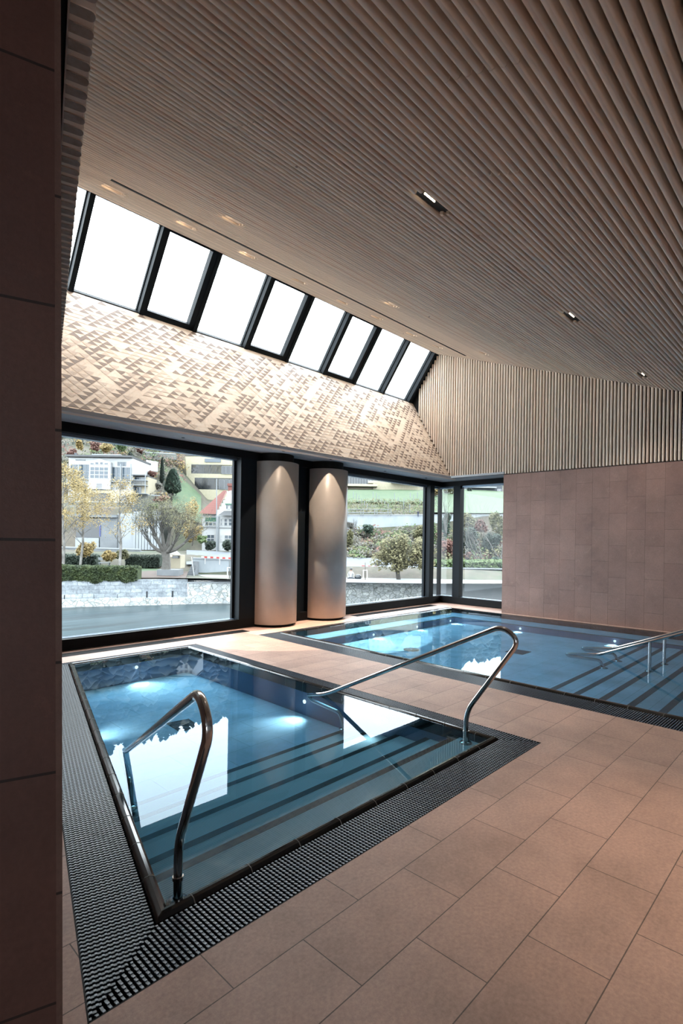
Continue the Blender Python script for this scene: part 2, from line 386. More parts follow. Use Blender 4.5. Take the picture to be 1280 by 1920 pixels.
for j in range(rows):
    s0 = j*Hh+.004; i = 0
    x = 1.9-(W_/2 if j % 2 else 0)
    while x < RX:
        cx, cy = x+W_/2, s0+Hh/2
        if all(segd(cx, cy, b) > .036 for b in bands):
            down = noise.noise((cx*.55+3.1, cy*.9, 2.0)) > (.10 if cx < 6.5 else .14)
            q = rp.random(); nz = noise.noise((cx*1.9, cy*3, 7.0))
            mi = 2 if q+nz*.45 < .58 else (1 if q < .92 else 0)
            if j >= rows-2 and rp.random() < .6: mi = 0
            if mi:
                g = .0016
                if down: tri = [(x+g*2, s0+Hh-g), (x+W_/2, s0+g), (x+W_-g*2, s0+Hh-g)]; mid = (x+W_/2, s0+Hh-g)
                else: tri = [(x+g*2, s0+g), (x+W_-g*2, s0+g), (x+W_/2, s0+Hh-g)]; mid = (x+W_/2, s0+g)
                pt.add([pp(a, b, .0012) for a, b in tri], [(0, 1, 2) if not down else (0, 1, 2)], mi)
        x += W_
# fine joints of the veneered panels
for j in range(0, rows+1, 2):
    s = j*Hh+.001
    pt.add([pp(1.9, s, .0008), pp(RX, s, .0008), pp(RX, s+.0022, .0008), pp(1.9, s+.0022, .0008)], [(0, 1, 2, 3)], 1)
for sg in (1, -1):
    for k in range(-16, 64):
        a = 1.9+k*W_*1.0
        b = a+sg*rows*Hh
        p, q = a, b; s1, s2 = 0.0, rows*Hh
        if p < 1.9 or p > RX or min(p, q) < 1.6: 
            if p < 1.9 and q > 1.9 and sg == 1: s1 = (1.9-p); p = 1.9
            else: continue
        if q > RX: s2 = s2-(q-RX); q = RX
        if k % 2: continue
        pt.add([pp(p, s1, .0009), pp(p+.003, s1, .0009), pp(q+.003, s2, .0009), pp(q, s2, .0009)], [(0, 1, 2, 3)], 1)
tag(pt.build('wall_panel', [M_p0, M_p1, M_p2]), 'leaning light wood panel inlaid with rows of dark and pale triangles under the skylight', 'wall panel', kind='structure')

# soffit band and outer skin
so = MB()
so.box(1.9, Y0-.01, ZS, 12.3, 7.84, ZS+.05)
so.box(RX-.0, 5.757, ZS, 12.3, Y0, ZS+.05)
tag(so.build('trim_1', M_trim), 'pale grey soffit band above the windows', 'trim', kind='structure')
sk = MB()
sk.quad((1.4, 8.05, 3.2), (11.42, 8.05, 3.2), (11.42, 8.50, 5.19), (1.4, 8.50, 5.19))     # outside skin behind the panel
sk.quad((1.4, 7.84, ZS+.05), (12.4, 7.84, ZS+.05), (12.4, 8.06, ZS+.05), (1.4, 8.06, ZS+.05))
tag(sk.build('wall_outer', M_black), 'dark outer skin of the roof', 'wall', kind='structure')

# ------------------------------------------------------------------ slatted walls
def wall_top(y):
    return zceil(y)+.02 if y <= Y2 else Z2p+(y-Y2)*(Z1p-Z2p)/(Y1-Y2)
def wall_bot(y):
    return ZS if y < Y0 else Z0p+(y-Y0)*(Z1p-Z0p)/(Y1-Y0)+.03
wr = MB()
y = 4.148+61*.0654; k = 0
vprof = [(-.0195, .07), (-.0195, .014)]+[(-.0195*math.cos(t), .014-.014*math.sin(t)) for t in [PI*q/6 for q in range(1, 6)]]+[(.0195, .014), (.0195, .07)]
while y > -1.1:
    if y < Y1-.03:
        zb, zt = wall_bot(y), wall_top(y)
        if zt > zb+.03:
            grp = k//8; zj = 3.6+((grp*.83) % 1.9)
            segs = [(zb, zt)] if not (zb+.1 < zj < zt-.1) else [(zb, zj-.0015), (zj+.0015, zt)]
            for a, b in segs: wr.sweep(vprof, (RX, y, a), (RX, y, b), (0, 1, 0), (1, 0, 0), 0)
    y -= .0654; k += 1
def profwall(mb, P, thick, mi, inset=0.0, y_lo=-1.25):
    ys = [y_lo, Y0, Y1, Y2]; top = [zceil(y_lo)+.05, None, None, Z2p+.05]
    pts = [(y_lo, ZS+inset), (Y0, ZS+inset), (Y1, Z1p), (Y2, Z2p+.06), (y_lo, zceil(y_lo)+.06)]
    a = [P(y)+Vector((0, 0, z)) for y, z in pts]; b = [q+thick for q in a]; n_ = len(a)
    mb.add(a+b, [tuple(range(n_)), tuple(range(n_, 2*n_))[::-1]]+[(i, (i+1) % n_, n_+(i+1) % n_, n_+i) for i in range(n_)], mi)
profwall(wr, lambda y: Vector((RX+.068, y, 0)), Vector((.05, 0, 0)), 1)
wr.box(RX+.0, -6, ZS-.02, RX+.068, 5.757, ZS-.008, 1)
wr.box(RX, -6, ZS, RX+.1, -1.15, ZS+.6, 1)
tag(wr.build('wall_right_upper', [M_wood, M_black]), 'upper end wall of upright rounded wood slats', 'wall', kind='structure')
w2 = MB(); w2.box(RX, -6, -.02, 12.4, 5.757, ZS-.022, 0)
tag(w2.build('wall_right', M_rwall), 'brown stone-tiled end wall beside the wide pool', 'wall', kind='structure')

# left wall: local frame, x along the end face (leftwards), y along the run
lw = MB()
bt = .0158*1.0
L_end = 7.05; T_ = 2.6
O = K0
def lwp(a, b, z):       # a metres to the left on the end face, b metres along the run; the edge leans with the photograph's by under a degree
    p = O-DN*a+DD*b; return Vector((p.x, p.y, z))
wl = bpy.data.objects.new('wall_left', None)
ang = math.atan2(-(-DN.y), -(-DN.x)) if False else math.atan2(DN.y, DN.x)
def lbox(name, a0, a1, b0, b1, z0, z1, mat, lean=0):
    m = MB()
    # local coordinates: x = -a (toward the left), y = b
    vs = []
    for z in (z0, z1):
        for b in (b0, b1):
            for a in (a0, a1): vs.append((-a-lean*(z-1.6), b, z))
    m.add(vs, [(0, 1, 3, 2), (4, 6, 7, 5), (0, 4, 5, 1), (2, 3, 7, 6), (0, 2, 6, 4), (1, 5, 7, 3)])
    o = m.build(name, mat); o.location = O; o.rotation_euler = (0, 0, ang); return o
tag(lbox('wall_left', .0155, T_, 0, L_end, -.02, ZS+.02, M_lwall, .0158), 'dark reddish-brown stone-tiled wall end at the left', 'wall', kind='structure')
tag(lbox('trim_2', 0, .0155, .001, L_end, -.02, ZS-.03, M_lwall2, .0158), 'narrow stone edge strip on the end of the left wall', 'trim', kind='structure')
ls = MB()
# slats hanging above the left wall, seen from below
b0 = -3.2; q = 0
start = Vector((.633, 1.672, 0))
for q in range(-60, 110):
    c = start+DD*(.0664*q); y = c.y
    if y > Y1-.05 or y < YB: continue
    zb, zt = wall_bot(y), wall_top(y)
    if zt < zb+.03: continue
    ls.sweep(vprof, (c.x, c.y, zb), (c.x, c.y, zt), DD, -DN, 0, cap=False)
    n_ = len(vprof)
    for zz in (zb, zt):
        ls.add([(c.x+DD.x*p[0]-DN.x*p[1], c.y+DD.y*p[0]-DN.y*p[1], zz) for p in vprof], [tuple(range(n_))[::-1 if zz == zb else 1]], 1)
# backing of these slats: warm board flush with the ends, then dark void
a = start-DD*4.2; b = start+DD*7.1
def pl_(o):
    def f(y): p = start+DD*((y-start.y)/DD.y)+DN*o; return Vector((p.x, y+DN.y*o, 0))
    return f
profwall(ls, pl_(-.062), DN*-.013, 0, .006); profwall(ls, pl_(-.077), DN*-.02, 2, .03)
for q in range(-60, 110):                                # spacer strips between the slats
    c = start+DD*(.0664*(q+.5)); y = c.y
    if y > Y0 or y < YB: continue
    ls.obox((c.x-DD.x*.0135-DN.x*.07, c.y-DD.y*.0135-DN.y*.07, ZS+.004), DD*.027, DN*.066, (0, 0, .5), 3)
tag(ls.build('wall_left_upper', [M_wood, M_woodend, M_black, M_ceil]), 'hanging wood slats above the left wall, seen from below', 'wall', kind='structure')
lo = MB()
p = lwp(.02, -4, ZS+.03); lo.obox(p, -DN*.4, DD*12.2, (0, 0, .05), 0)
p = lwp(.42, -4, ZS+.03); lo.obox(p, -DN*9, DD*12.2, (0, 0, .05), 1)
tag(lo.build('ceiling_left', [M_black, M_trim]), 'dark void ceiling above the left wall', 'ceiling', kind='structure')
# the rest of the room behind the viewer
rb = MB()
rb.box(-6.2, -6.2, 0, RX+.2, -6, 3.3)
rb.box(-6.2, -6, 0, -6, 4, .3); rb.box(-6.2, -6, 2.9, -6, 4, 3.3); rb.box(-6.2, -6, 0, -6, -5.4, 3.3); rb.box(-6.2, -3.8, 0, -6, 4, 3.3)  # side wall, its opening added to bring daylight into the room
tag(rb.build('wall_back', M_trim), 'unseen rear wall behind the viewer, with an opening added to let in daylight', 'wall', kind='structure')

# ------------------------------------------------------------------ windows
def win(name, boxes, mats=None):
    pass
GY, GX = 8.0, 12.1
def glassbox(name, x0, y0, x1, y1, z0=.16, z1=3.06):
    m = MB(); m.quad((x0, y0, z0), (x1, y1, z0), (x1, y1, z1), (x0, y0, z1)); return m.build(name, M_glass)
f1 = MB()
f1.box(1.6, 7.82, .015, 8.3, 8.05, .165, 1); f1.box(1.6, 7.82, 3.03, 8.3, 8.05, ZS, 1)
f1.box(1.6, 7.90, .165, 5.57, 8.04, .172, 2)
f1.box(1.6, 7.93, 2.985, 5.57, 8.04, 3.03, 2)
f1.box(5.565, 7.82, .165, 7.02, 8.05, 3.03, 0)
f1.box(7.02, 7.90, .165, 7.20, 8.05, 3.03, 0); f1.box(7.20, 7.82, .165, 8.3, 8.05, 3.03, 0)
f1.box(5.52, 7.975, .165, 5.57, 8.03, 3.03, 0)
w1 = glassbox('window_1', 1.6, GY, 5.55, GY); tag(w1, 'large left window pane looking over the river', 'window', kind='structure')
o = f1.build('window_frame', [M_frame, M_framei, M_sill]); o.parent = w1
f2 = MB()
f2.box(8.3, 7.82, .015, 12.16, 8.05, .18, 1); f2.box(8.3, 7.82, 3.04, 12.16, 8.05, ZS, 1)
f2.box(8.3, 7.90, .18, 11.95, 8.04, .187, 2); f2.box(8.3, 7.93, 2.995, 11.95, 8.04, 3.04, 2)
f2.box(11.43, 7.83, .18, 11.62, 8.05, 3.04, 0); f2.box(11.39, 7.965, .18, 11.44, 8.03, 3.04, 0)
f2.box(12.07, 7.93, .18, 12.13, 8.03, 3.04, 1)
w2_ = glassbox('window_2', 8.2, GY, 12.07, GY); tag(w2_, 'window pane right of the columns', 'window', kind='structure')
o = f2.build('window_frame', [M_frame, M_framei, M_sill]); o.parent = w2_
f3 = MB()
f3.box(11.95, 5.6, .015, 12.16, 7.82, .18, 1); f3.box(11.95, 5.6, 3.04, 12.16, 7.82, ZS, 1)
f3.box(12.02, 5.6, .18, 12.14, 7.93, .187, 2); f3.box(12.02, 5.6, 2.995, 12.14, 7.93, 3.04, 2)
f3.box(11.96, 7.28, .18, 12.15, 7.48, 3.04, 0)
w3 = MB(); w3.quad((GX, 5.6, .16), (GX, 7.93, .16), (GX, 7.93, 3.06), (GX, 5.6, 3.06)); w3 = w3.build('window_3', M_glass)
tag(w3, 'narrow corner window panes in front of the right wall', 'window', kind='structure')
o = f3.build('window_frame', [M_frame, M_framei, M_sill]); o.parent = w3
# floor kerb strip and slot drains at the foot of the windows
vg = [('black slot grille in the floor under the large left window', 1.9, 5.56), ('black slot grille in the floor right of the columns, under the second window', 8.33, 11.3)]
for lab, x0, x1 in vg:
    m = MB(); m.box(x0, 7.482, -.006, x1, 7.70, .003, 0)
    k = x0
    while k < x1-.02: m.box(k, 7.492, .003, k+.006, 7.69, .006, 1); k += .02
    tag(m.build('floor_grille', [M_gutter, M_framei], loc=(x0, 7.6, 0)), lab, 'floor grille', 'floor grilles under the windows')

# skylight
tn = Vector((0, Y2-Y1, Z2p-Z1p)); SLn = tn.length; tn.normalize(); so_ = Vector((0, tn.z, -tn.y))   # outward
if so_.y < 0: so_ = -so_
def sp_(x, s, o=0): return Vector((x, Y1, Z1p))+tn*s+so_*o
sg = MB(); sg.quad(sp_(1.5, -.02, .15), sp_(RX+.3, -.02, .15), sp_(RX+.3, SLn+.1, .15), sp_(1.5, SLn+.1, .15))
w4 = sg.build('window_4', M_glass); tag(w4, 'sloping skylight ribbon above the patterned panel', 'skylight', kind='structure')
mull = [2.875, 3.955, 4.925, 6.02, 7.03, 8.09, 9.08, 10.13, 11.2]
for i, x in enumerate(mull):
    m = MB(); m.obox(sp_(x-.035, -.03, -.01), (.075, 0, 0), tn*(SLn+.12), so_*.19)
    m.obox(sp_(x-.05, -.03, .10), (.10, 0, 0), tn*(SLn+.12), so_*.03)
    if i == 8: m.obox(sp_(x+.04, -.03, 0), (.2, 0, 0), tn*(SLn+.12), so_*.19)
    o = m.build('mullion', M_frame); o.parent = w4
for i in (1, 3, 5):
    a, b = mull[i]+.03, mull[i+1]-.03; m = MB()
    m.obox(sp_(a, .0, .0), (b-a, 0, 0), tn*.09, so_*.12); m.obox(sp_(a, .0, .0), (.05, 0, 0), tn*SLn, so_*.12)
    m.obox(sp_(b-.10, .0, .0), (.10, 0, 0), tn*SLn, so_*.12); m.obox(sp_(a, SLn-.03, .0), (b-a, 0, 0), tn*.05, so_*.12)
    o = m.build('casement_frame', M_frame); o.parent = w4
m = MB(); m.obox(sp_(1.5, -.03, .02), (RX+.3-1.5, 0, 0), tn*.045, so_*.14); m.obox(sp_(1.5, SLn-.01, .05), (RX+.3-1.5, 0, 0), tn*.14, so_*.14)
o = m.build('window_frame', M_frame); o.parent = w4

# ------------------------------------------------------------------ columns
colp = [(6.36, 7.873, 'round grey clad column beside the large left window'), (7.664, 7.828, 'round grey clad column nearer the window corner, right of its twin')]
for x, y, l in colp:
    t = thing('column', (x, y, 0), l, 'column', 'round columns between the windows')
    m = MB(); m.lathe([(.44, .045), (.455, .05), (.455, 3.005), (.44, 3.01), (.30, 3.01)], x, y, 96); m.build('cladding', M_col, t)
    m = MB(); m.lathe([(.40, 0), (.40, .05), (.30, .05)], x, y, 64); o = m.build('base', M_black, t)
    m = MB(); m.lathe([(.36, 3.0), (.36, ZS)], x, y, 64); m.build('neck', M_black, t)

# ------------------------------------------------------------------ pools
def lerp(a, b, t): return (a[0]+(b[0]-a[0])*t, a[1]+(b[1]-a[1])*t)
def clip_line(p, d, poly):
    ts = []
    n = len(poly)
    for i in range(n):
        a, b = Vector(poly[i]).to_2d(), Vector(poly[(i+1) % n]).to_2d(); e = b-a
        den = d.x*e.y-d.y*e.x
        if abs(den) < 1e-9: continue
        w = a-p; t = (w.x*e.y-w.y*e.x)/den; s = (w.x*d.y-w.y*d.x)/den
        if -1e-6 <= s <= 1+1e-6: ts.append(t)
    return (min(ts), max(ts)) if len(ts) >= 2 else None
def grate(quad_in, quad_out, label, studs=True, pitch=.0225, z=0.0, grp=None):
    a, b = Vector(quad_in[0]), Vector(quad_in[1]); d = (b-a).normalized(); nrm = Vector((-d.y, d.x))
    poly = [quad_in[0], quad_in[1], quad_out[1], quad_out[0]]
    ss = [(Vector(q)-a).dot(d) for q in poly]; s = min(ss)+pitch*.6; m = MB(); w = .0054
    while s < max(ss)-.004:
        c = clip_line(a+d*s, nrm, poly)
        if c and c[1]-c[0] > .012:
            t0, t1 = c[0]+.003, c[1]-.003; p = a+d*(s-w)+nrm*t0
            m.obox((p.x, p.y, z-.016), (d.x*2*w, d.y*2*w, 0), (nrm.x*(t1-t0), nrm.y*(t1-t0), 0), (0, 0, .013), 0)
            if studs:
                t = t0+.006
                while t < t1-.01:
                    p = a+d*(s-w*.9)+nrm*t
                    m.obox((p.x, p.y, z-.004), (d.x*1.8*w, d.y*1.8*w, 0), (nrm.x*.009, nrm.y*.009, 0), (0, 0, .004), 1); t += .0225
        s += pitch
    # thin cross rods and rim
    for k in range(1, 6):
        q0, q1 = Vector(lerp(quad_in[0], quad_out[0], k/6)), Vector(lerp(quad_in[1], quad_out[1], k/6)); e = (q1-q0); n2 = Vector((-e.y, e.x)).normalized()*.003
        m.obox((q0.x, q0.y, z-.02), (e.x, e.y, 0), (n2.x, n2.y, 0), (0, 0, .006), 2)
    q0, q1 = Vector(quad_out[0]), Vector(quad_out[1]); e = q1-q0; n2 = Vector((-e.y, e.x)).normalized()*.006
    if (Vector(quad_in[0])-q0).dot(n2) < 0: n2 = -n2
    m.obox((q0.x, q0.y, z-.02), (e.x, e.y, 0), (n2.x, n2.y, 0), (0, 0, .0195), 2)
    cx = sum(q[0] for q in poly)/4; cy = sum(q[1] for q in poly)/4
    o = m.build('overflow_grating', [M_grate, M_grateh, M_gutter], loc=(cx, cy, z)); tag(o, label, 'grating', grp); return o
G1, G2 = 'gratings around the small pool', 'gratings around the wide pool'
grate((P1c[3], P1c[0]), (P1o[3], P1o[0]), 'black overflow grating along the left side of the small pool', grp=G1)
grate((P1c[0], P1c[1]), (P1o[0], P1o[1]), 'black overflow grating along the near end of the small pool', grp=G1)
grate((P1c[1], P1c[2]), (P1o[1], P1o[2]), 'black overflow grating along the right side of the small pool', grp=G1)
grate((P1c[2], P1c[3]), (P1o[2], P1o[3]), 'narrow black overflow grating at the window end of the small pool', grp=G1)
grate((P2c[3], P2c[0]), (P2o[3], P2o[0]), 'black overflow grating along the near side of the wide pool', grp=G2)
grate((P2c[2], P2c[3]), (P2o[2], P2o[3]), 'narrow black overflow grating at the window side of the wide pool', grp=G2)

def offset_quad(q, t):
    n = len(q); L = []
    for i in range(n):
        a, b = Vector(q[i]).to_2d(), Vector(q[(i+1) % n]).to_2d(); d = (b-a).normalized(); nn = Vector((-d.y, d.x)); L.append((a+nn*t, d))
    out = []
    for i in range(n):
        (p, d), (q_, e) = L[i-1], L[i]; den = d.x*e.y-d.y*e.x; w = q_-p; s = (w.x*e.y-w.y*e.x)/den; out.append(p+d*s)
    return out
def coping(m, quad, sides, h=.016, w=.068, joints=.31):
    prof = [(0, -.10), (0, -.022), (.006, -.004), (.018, h*.7), (.034, h), (w-.018, h*.8), (w-.006, .004), (w, -.010), (w, -.10)]
    R = [[Vector((c.x, c.y, z)) for c in offset_quad(quad, t)] for t, z in prof]
    for i in sides:
        j = (i+1) % 4
        for k in range(len(prof)-1):
            m.add([R[k][i], R[k][j], R[k+1][j], R[k+1][i]], [(0, 1, 2, 3)], 0, True)
        a, b = R[0][i], R[0][j]; L = (b-a).length; d = (b-a).normalized(); n = Vector((-d.y, d.x, 0)); k = joints*.6
        prof2 = [(x-.0012 if x < .03 else x+.0012, z+.0012) for x, z in prof]
        while k < L-.08:
            q = a+d*k; q.z = 0; m.sweep(prof2, q, q+d*.004, n, (0, 0, 1), 1, True, False); k += joints
def lightness(): pass
def pool(loc, inner, cop, floorz, label, watz):
    t = thing('swimming_pool', (loc[0], loc[1], 0), label, 'pool')
    return t
# ---- small pool
t1 = pool((2.6, 4.4), P1i, P1c, -.36, 'small tapering pool with steps at its near end and two handrails', 0)
m = MB()
FZ = -.36
m.prism(P1o, -.5, FZ-.02, 0)
tread = [(2.130, -.058), (2.442, -.16), (2.751, -.225), (3.093, -.28), (3.44, -.32), (3.71, FZ)]
def xl1(y): return P1i[0][0]+(y-P1i[0][1])*(P1i[3][0]-P1i[0][0])/(P1i[3][1]-P1i[0][1])
def xr1(y): return P1i[1][0]+(y-P1i[1][1])*(P1i[2][0]-P1i[1][0])/(P1i[2][1]-P1i[1][1])
b = MB()
b.add([(P1i[0][0]-.05, 2.05, FZ), (P1i[1][0]+.05, 2.05, FZ), (4.15, 7.05, FZ), (2.42, 7.05, FZ)], [(0, 1, 2, 3)])
b.build('pool_floor', M_bas, t1)
b = MB()
for i in range(4):
    a, c = P1i[i], P1i[(i+1) % 4]
    if i == 0: continue
    b.quad((a[0], a[1], FZ-.01), (c[0], c[1], FZ-.01), (c[0], c[1], -.02), (a[0], a[1], -.02))
b.build('pool_wall', M_basw, t1)
for i in range(5):
    ya, z = tread[i]; yb = tread[i+1][0]; b = MB()
    zz = z; y0 = 2.08
    b.add([(xl1(ya)-.02, ya, zz), (xr1(ya)+.02, ya, zz), (xr1(yb)+.02, yb, zz), (xl1(yb)-.02, yb, zz)], [(0, 1, 2, 3)], 0)
    b.quad((xr1(yb)+.02, yb, zz), (xl1(yb)-.02, yb, zz), (xl1(yb)-.02, yb, FZ-.01), (xr1(yb)+.02, yb, FZ-.01), 0)
    b.add([(xl1(yb)-.02, yb-.055, zz+.001), (xr1(yb)+.02, yb-.055, zz+.001), (xr1(yb)+.02, yb+.001, zz+.001), (xl1(yb)-.02, yb+.001, zz+.001)], [(0, 1, 2, 3)], 1)
    b.build('step', [M_tread, M_nose], t1)
b = MB(); coping(b, P1c, (0, 1, 2, 3))
b.build('coping', [M_cope, M_copej], t1)
b = MB()
for i in (1, 2, 3):
    a, c = Vector(P1i[i]).to_3d(), Vector(P1i[(i+1) % 4]).to_3d(); n_ = Vector((-(c-a).y, (c-a).x, 0)).normalized()*.004
    b.quad(a+n_+Vector((0, 0, -.055)), c+n_+Vector((0, 0, -.055)), c+n_, a+n_)
b.build('waterline_tile', M_cope, t1)
b = MB(); b.add([(p[0], p[1], .002) for p in P1i], [(0, 1, 2, 3)]); wo = b.build('water', M_water, t1); wo['label'] = 'still clear blue pool water'
b = MB(); dq = [(2.79, 5.18), (3.03, 5.14), (2.99, 4.87), (2.77, 4.87)]
b.prism(dq, FZ, FZ+.008, 0)
for k in range(10):
    p, q = lerp(dq[0], dq[3], (k+.5)/10), lerp(dq[1], dq[2], (k+.5)/10); b.obox((p[0], p[1], FZ+.008), (q[0]-p[0], q[1]-p[1], 0), (0, .012, 0), (0, 0, .004), 1)
b.build('floor_drain', [M_nose, M_grate], t1)
# ---- wide pool
t2 = pool((8.5, 3.7), P2i, P2c, -.22, 'wide pool beside the brown tiled wall with broad steps and benches', 0)
FZ2 = -.215
b = MB(); b.quad((5.7, .3, FZ2), (11.2, .3, FZ2), (11.2, 7.05, FZ2), (5.7, 7.05, FZ2)); b.build('pool_floor', M_bas, t2)
b = MB()
for i in (0, 1, 2, 3):
    a, c = P2i[i], P2i[(i+1) % 4]
    b.quad((a[0], a[1], FZ2-.01), (c[0], c[1], FZ2-.01), (c[0], c[1], -.02), (a[0], a[1], -.02))
b.build('pool_wall', M_basw, t2)
b = MB()                                                  # bench round two sides
BX, BY, BZ = 10.45, 6.45, -.10
b.quad((BX, 2.7, BZ), (11.14, 2.7, BZ), (11.14, 6.98, BZ), (BX, 6.98, BZ), 0); b.quad((5.9, BY, BZ), (BX, BY, BZ), (BX, 6.98, BZ), (5.9, 6.98, BZ), 0)
b.quad((BX, .5, BZ), (11.14, .5, BZ), (11.14, 2.7, BZ), (BX, 2.7, BZ), 0)
b.quad((BX, BY, FZ2), (BX, .5, FZ2), (BX, .5, BZ), (BX, BY, BZ), 2); b.quad((5.9, BY, FZ2), (BX, BY, FZ2), (BX, BY, BZ), (5.9, BY, BZ), 2)
b.quad((BX, .5, BZ+.001), (BX+.10, .5, BZ+.001), (BX+.10, BY, BZ+.001), (BX, BY, BZ+.001), 1); b.quad((5.9, BY, BZ+.001), (BX+.1, BY, BZ+.001), (BX+.1, BY+.10, BZ+.001), (5.9, BY+.10, BZ+.001), 1)
b.build('bench', [M_bas, M_nose, M_basw], t2)
st = [(2.66, -.18), (2.34, -.15), (2.02, -.12), (1.70, -.09), (1.38, -.06), (1.06, -.03)]
for i, (ya, z) in enumerate(st):
    yb = st[i+1][0] if i+1 < len(st) else .45; b = MB()
    b.quad((5.8, yb, z), (BX, yb, z), (BX, ya, z), (5.8, ya, z), 0); b.quad((BX, ya, FZ2), (5.8, ya, FZ2), (5.8, ya, z), (BX, ya, z), 0)
    b.quad((5.8, ya-.075, z+.001), (BX, ya-.075, z+.001), (BX, ya+.001, z+.001), (5.8, ya+.001, z+.001), 1)
    b.build('step', [M_bas, M_nose], t2)
b = MB()
coping(b, P2c, (0, 2, 3), .016, .09)
b.box(11.12, .3, -.1, 11.2, 7.05, .001, 0)
b.build('coping', [M_cope, M_copej], t2)
b = MB(); b.quad((5.85, 6.97, -.05), (11.12, 6.97, -.05), (11.12, 6.97, 0), (5.85, 6.97, 0)); b.quad((11.115, .4, -.03), (11.115, 6.97, -.03), (11.115, 6.97, 0), (11.115, .4, 0))
b.build('waterline_tile', M_cope, t2)
b = MB(); b.add([(p[0], p[1], .002) for p in P2i], [(0, 1, 2, 3)]); wo = b.build('water', M_water, t2); wo['label'] = 'still clear blue pool water'
b = MB(); b.lathe([(.13, FZ2+.001), (.13, FZ2+.012), (.02, FZ2+.014)], 7.25, 5.3, 24); b.build('floor_drain', M_grate, t2)
b = MB(); b.box(8.3, 3.85, FZ2, 8.62, 4.15, FZ2+.008, 0)
for k in range(8): b.box(8.32+k*.037, 3.87, FZ2+.008, 8.335+k*.037, 4.13, FZ2+.012, 1)
b.build('floor_drain', [M_nose, M_grate], t2)
# underwater floodlights
def uw(par, x, y, z, dx, dy, pw, label=None):
    m = MB(); o_ = Vector((x, y, z)); dr = Vector((dx, dy, 0))
    m.tube([o_, o_+dr*.008], .022, 16, 0); m.build('underwater_lamp', M_uw, par)
    l = bpy.data.lights.new('underwater_beam', 'SPOT'); l.energy = pw; l.spot_size = math.radians(100); l.spot_blend = 1; l.color = (.92, 1.0, .95); l.shadow_soft_size = .04; falloff(l)
    q = bpy.data.objects.new('underwater_beam', l); C.objects.link(q); q.location = o_+dr*.05; q.rotation_euler = Vector((dx, dy, -1.25)).to_track_quat('-Z', 'Y').to_euler()
KW = 1.7
M_uw = NT('underwater_light'); _e = M_uw.n('ShaderNodeEmission'); _e.inputs[0].default_value = (1, .98, .86, 1); _e.inputs[1].default_value = 1.6; M_uw.l(_e.outputs[0], M_uw.o.inputs[0]); M_uw = M_uw.m
uw(t1, 3.30, 6.96, -.16, 0, -1, 26*KW); uw(t1, 3.99, 4.35, -.19, -1, 0, 22*KW); uw(t1, 2.02, 5.30, -.19, 1, 0, 14*KW); uw(t1, 3.97, 3.30, -.14, -1, 0, 6*KW)
for x in (7.62, 9.0, 10.25): uw(t2, x, 6.44, -.155, 0, -1, 46*KW)
uw(t2, 5.98, 4.6, -.12, 1, 0, 48*KW); uw(t2, 10.44, 3.1, -.155, -1, 0, 54*KW); uw(t2, 10.44, 4.9, -.155, -1, 0, 46*KW); uw(t2, 5.92, 2.9, -.10, 1, 0, 30*KW)
# gutters below gratings
g = MB()
g.prism(P1o, -.52, -.5, 0); g.prism([(p[0], p[1]) for p in P2o], -.52, -.5, 0)
for r in ((P1o, P1c), (P2o, P2c)):
    for i in range(4):
        a, c, d_, e = r[0][i], r[0][(i+1) % 4], r[1][(i+1) % 4], r[1][i]
        g.quad((a[0], a[1], -.10), (c[0], c[1], -.10), (d_[0], d_[1], -.10), (e[0], e[1], -.10), 0)
tag(g.build('floor_gutter', M_gutter), 'dark gutter below the pool gratings', 'gutter', kind='structure')
# light ledge between the wide pool and the wall
lg = MB(); lg.box(11.2, -.5, -.0, RX, 7.14, .006); tag(lg.build('baseboard_right', M_floor), 'pale stone ledge between the wide pool and the wall', 'ledge', kind='structure')

# ------------------------------------------------------------------ handrails
def smooth(pts, n=6):
    pts = [Vector(p) for p in pts]; out = []
    P = [pts[0]*2-pts[1]]+pts+[pts[-1]*2-pts[-2]]
    for i in range(1, len(P)-2):
        for k in range(n):
            t = k/n; a, b, c, d = P[i-1], P[i], P[i+1], P[i+2]
            out.append(.5*((2*b)+(-a+c)*t+(2*a-5*b+4*c-d)*t*t+(-a+3*b-3*c+d)*t**3))
    out.append(pts[-1]); return out
def fillet(pts, r, n=8):
    pts = [Vector(p) for p in pts]; out = [pts[0]]
    for i in range(1, len(pts)-1):
        a, b, c = pts[i-1], pts[i], pts[i+1]; u = (a-b); v = (c-b); rr = min(r[i-1] if isinstance(r, list) else r, u.length*.49, v.length*.49)
        p0, p1 = b+u.normalized()*rr, b+v.normalized()*rr
        for k in range(n+1):
            t = k/n; out.append(p0*(1-t)**2+b*2*t*(1-t)+p1*t*t)
    out.append(pts[-1]); return out
def handrail(pts, rad, label, flanges, collar, fr, legpts=None, grp='handrails of the small pool'):
    o = thing('handrail', (pts[0][0], pts[0][1], pts[0][2]), label, 'handrail', grp)
    m = MB(); m.tube(fillet(pts, fr), rad, 16); m.build('rail', M_steel, o)
    for f in flanges:
        m = MB(); m.lathe([(.052, f[2]), (.052, f[2]+.006), (.045, f[2]+.014), (rad, f[2]+.020)], f[0], f[1], 32); m.build('flange', M_steel, o)
    for cc in collar:
        m = MB(); m.tube([(cc[0], cc[1], cc[2]-.008), (cc[0], cc[1], cc[2]+.008)], rad*1.22, 20); m.build('collar', M_steel, o)
    return o
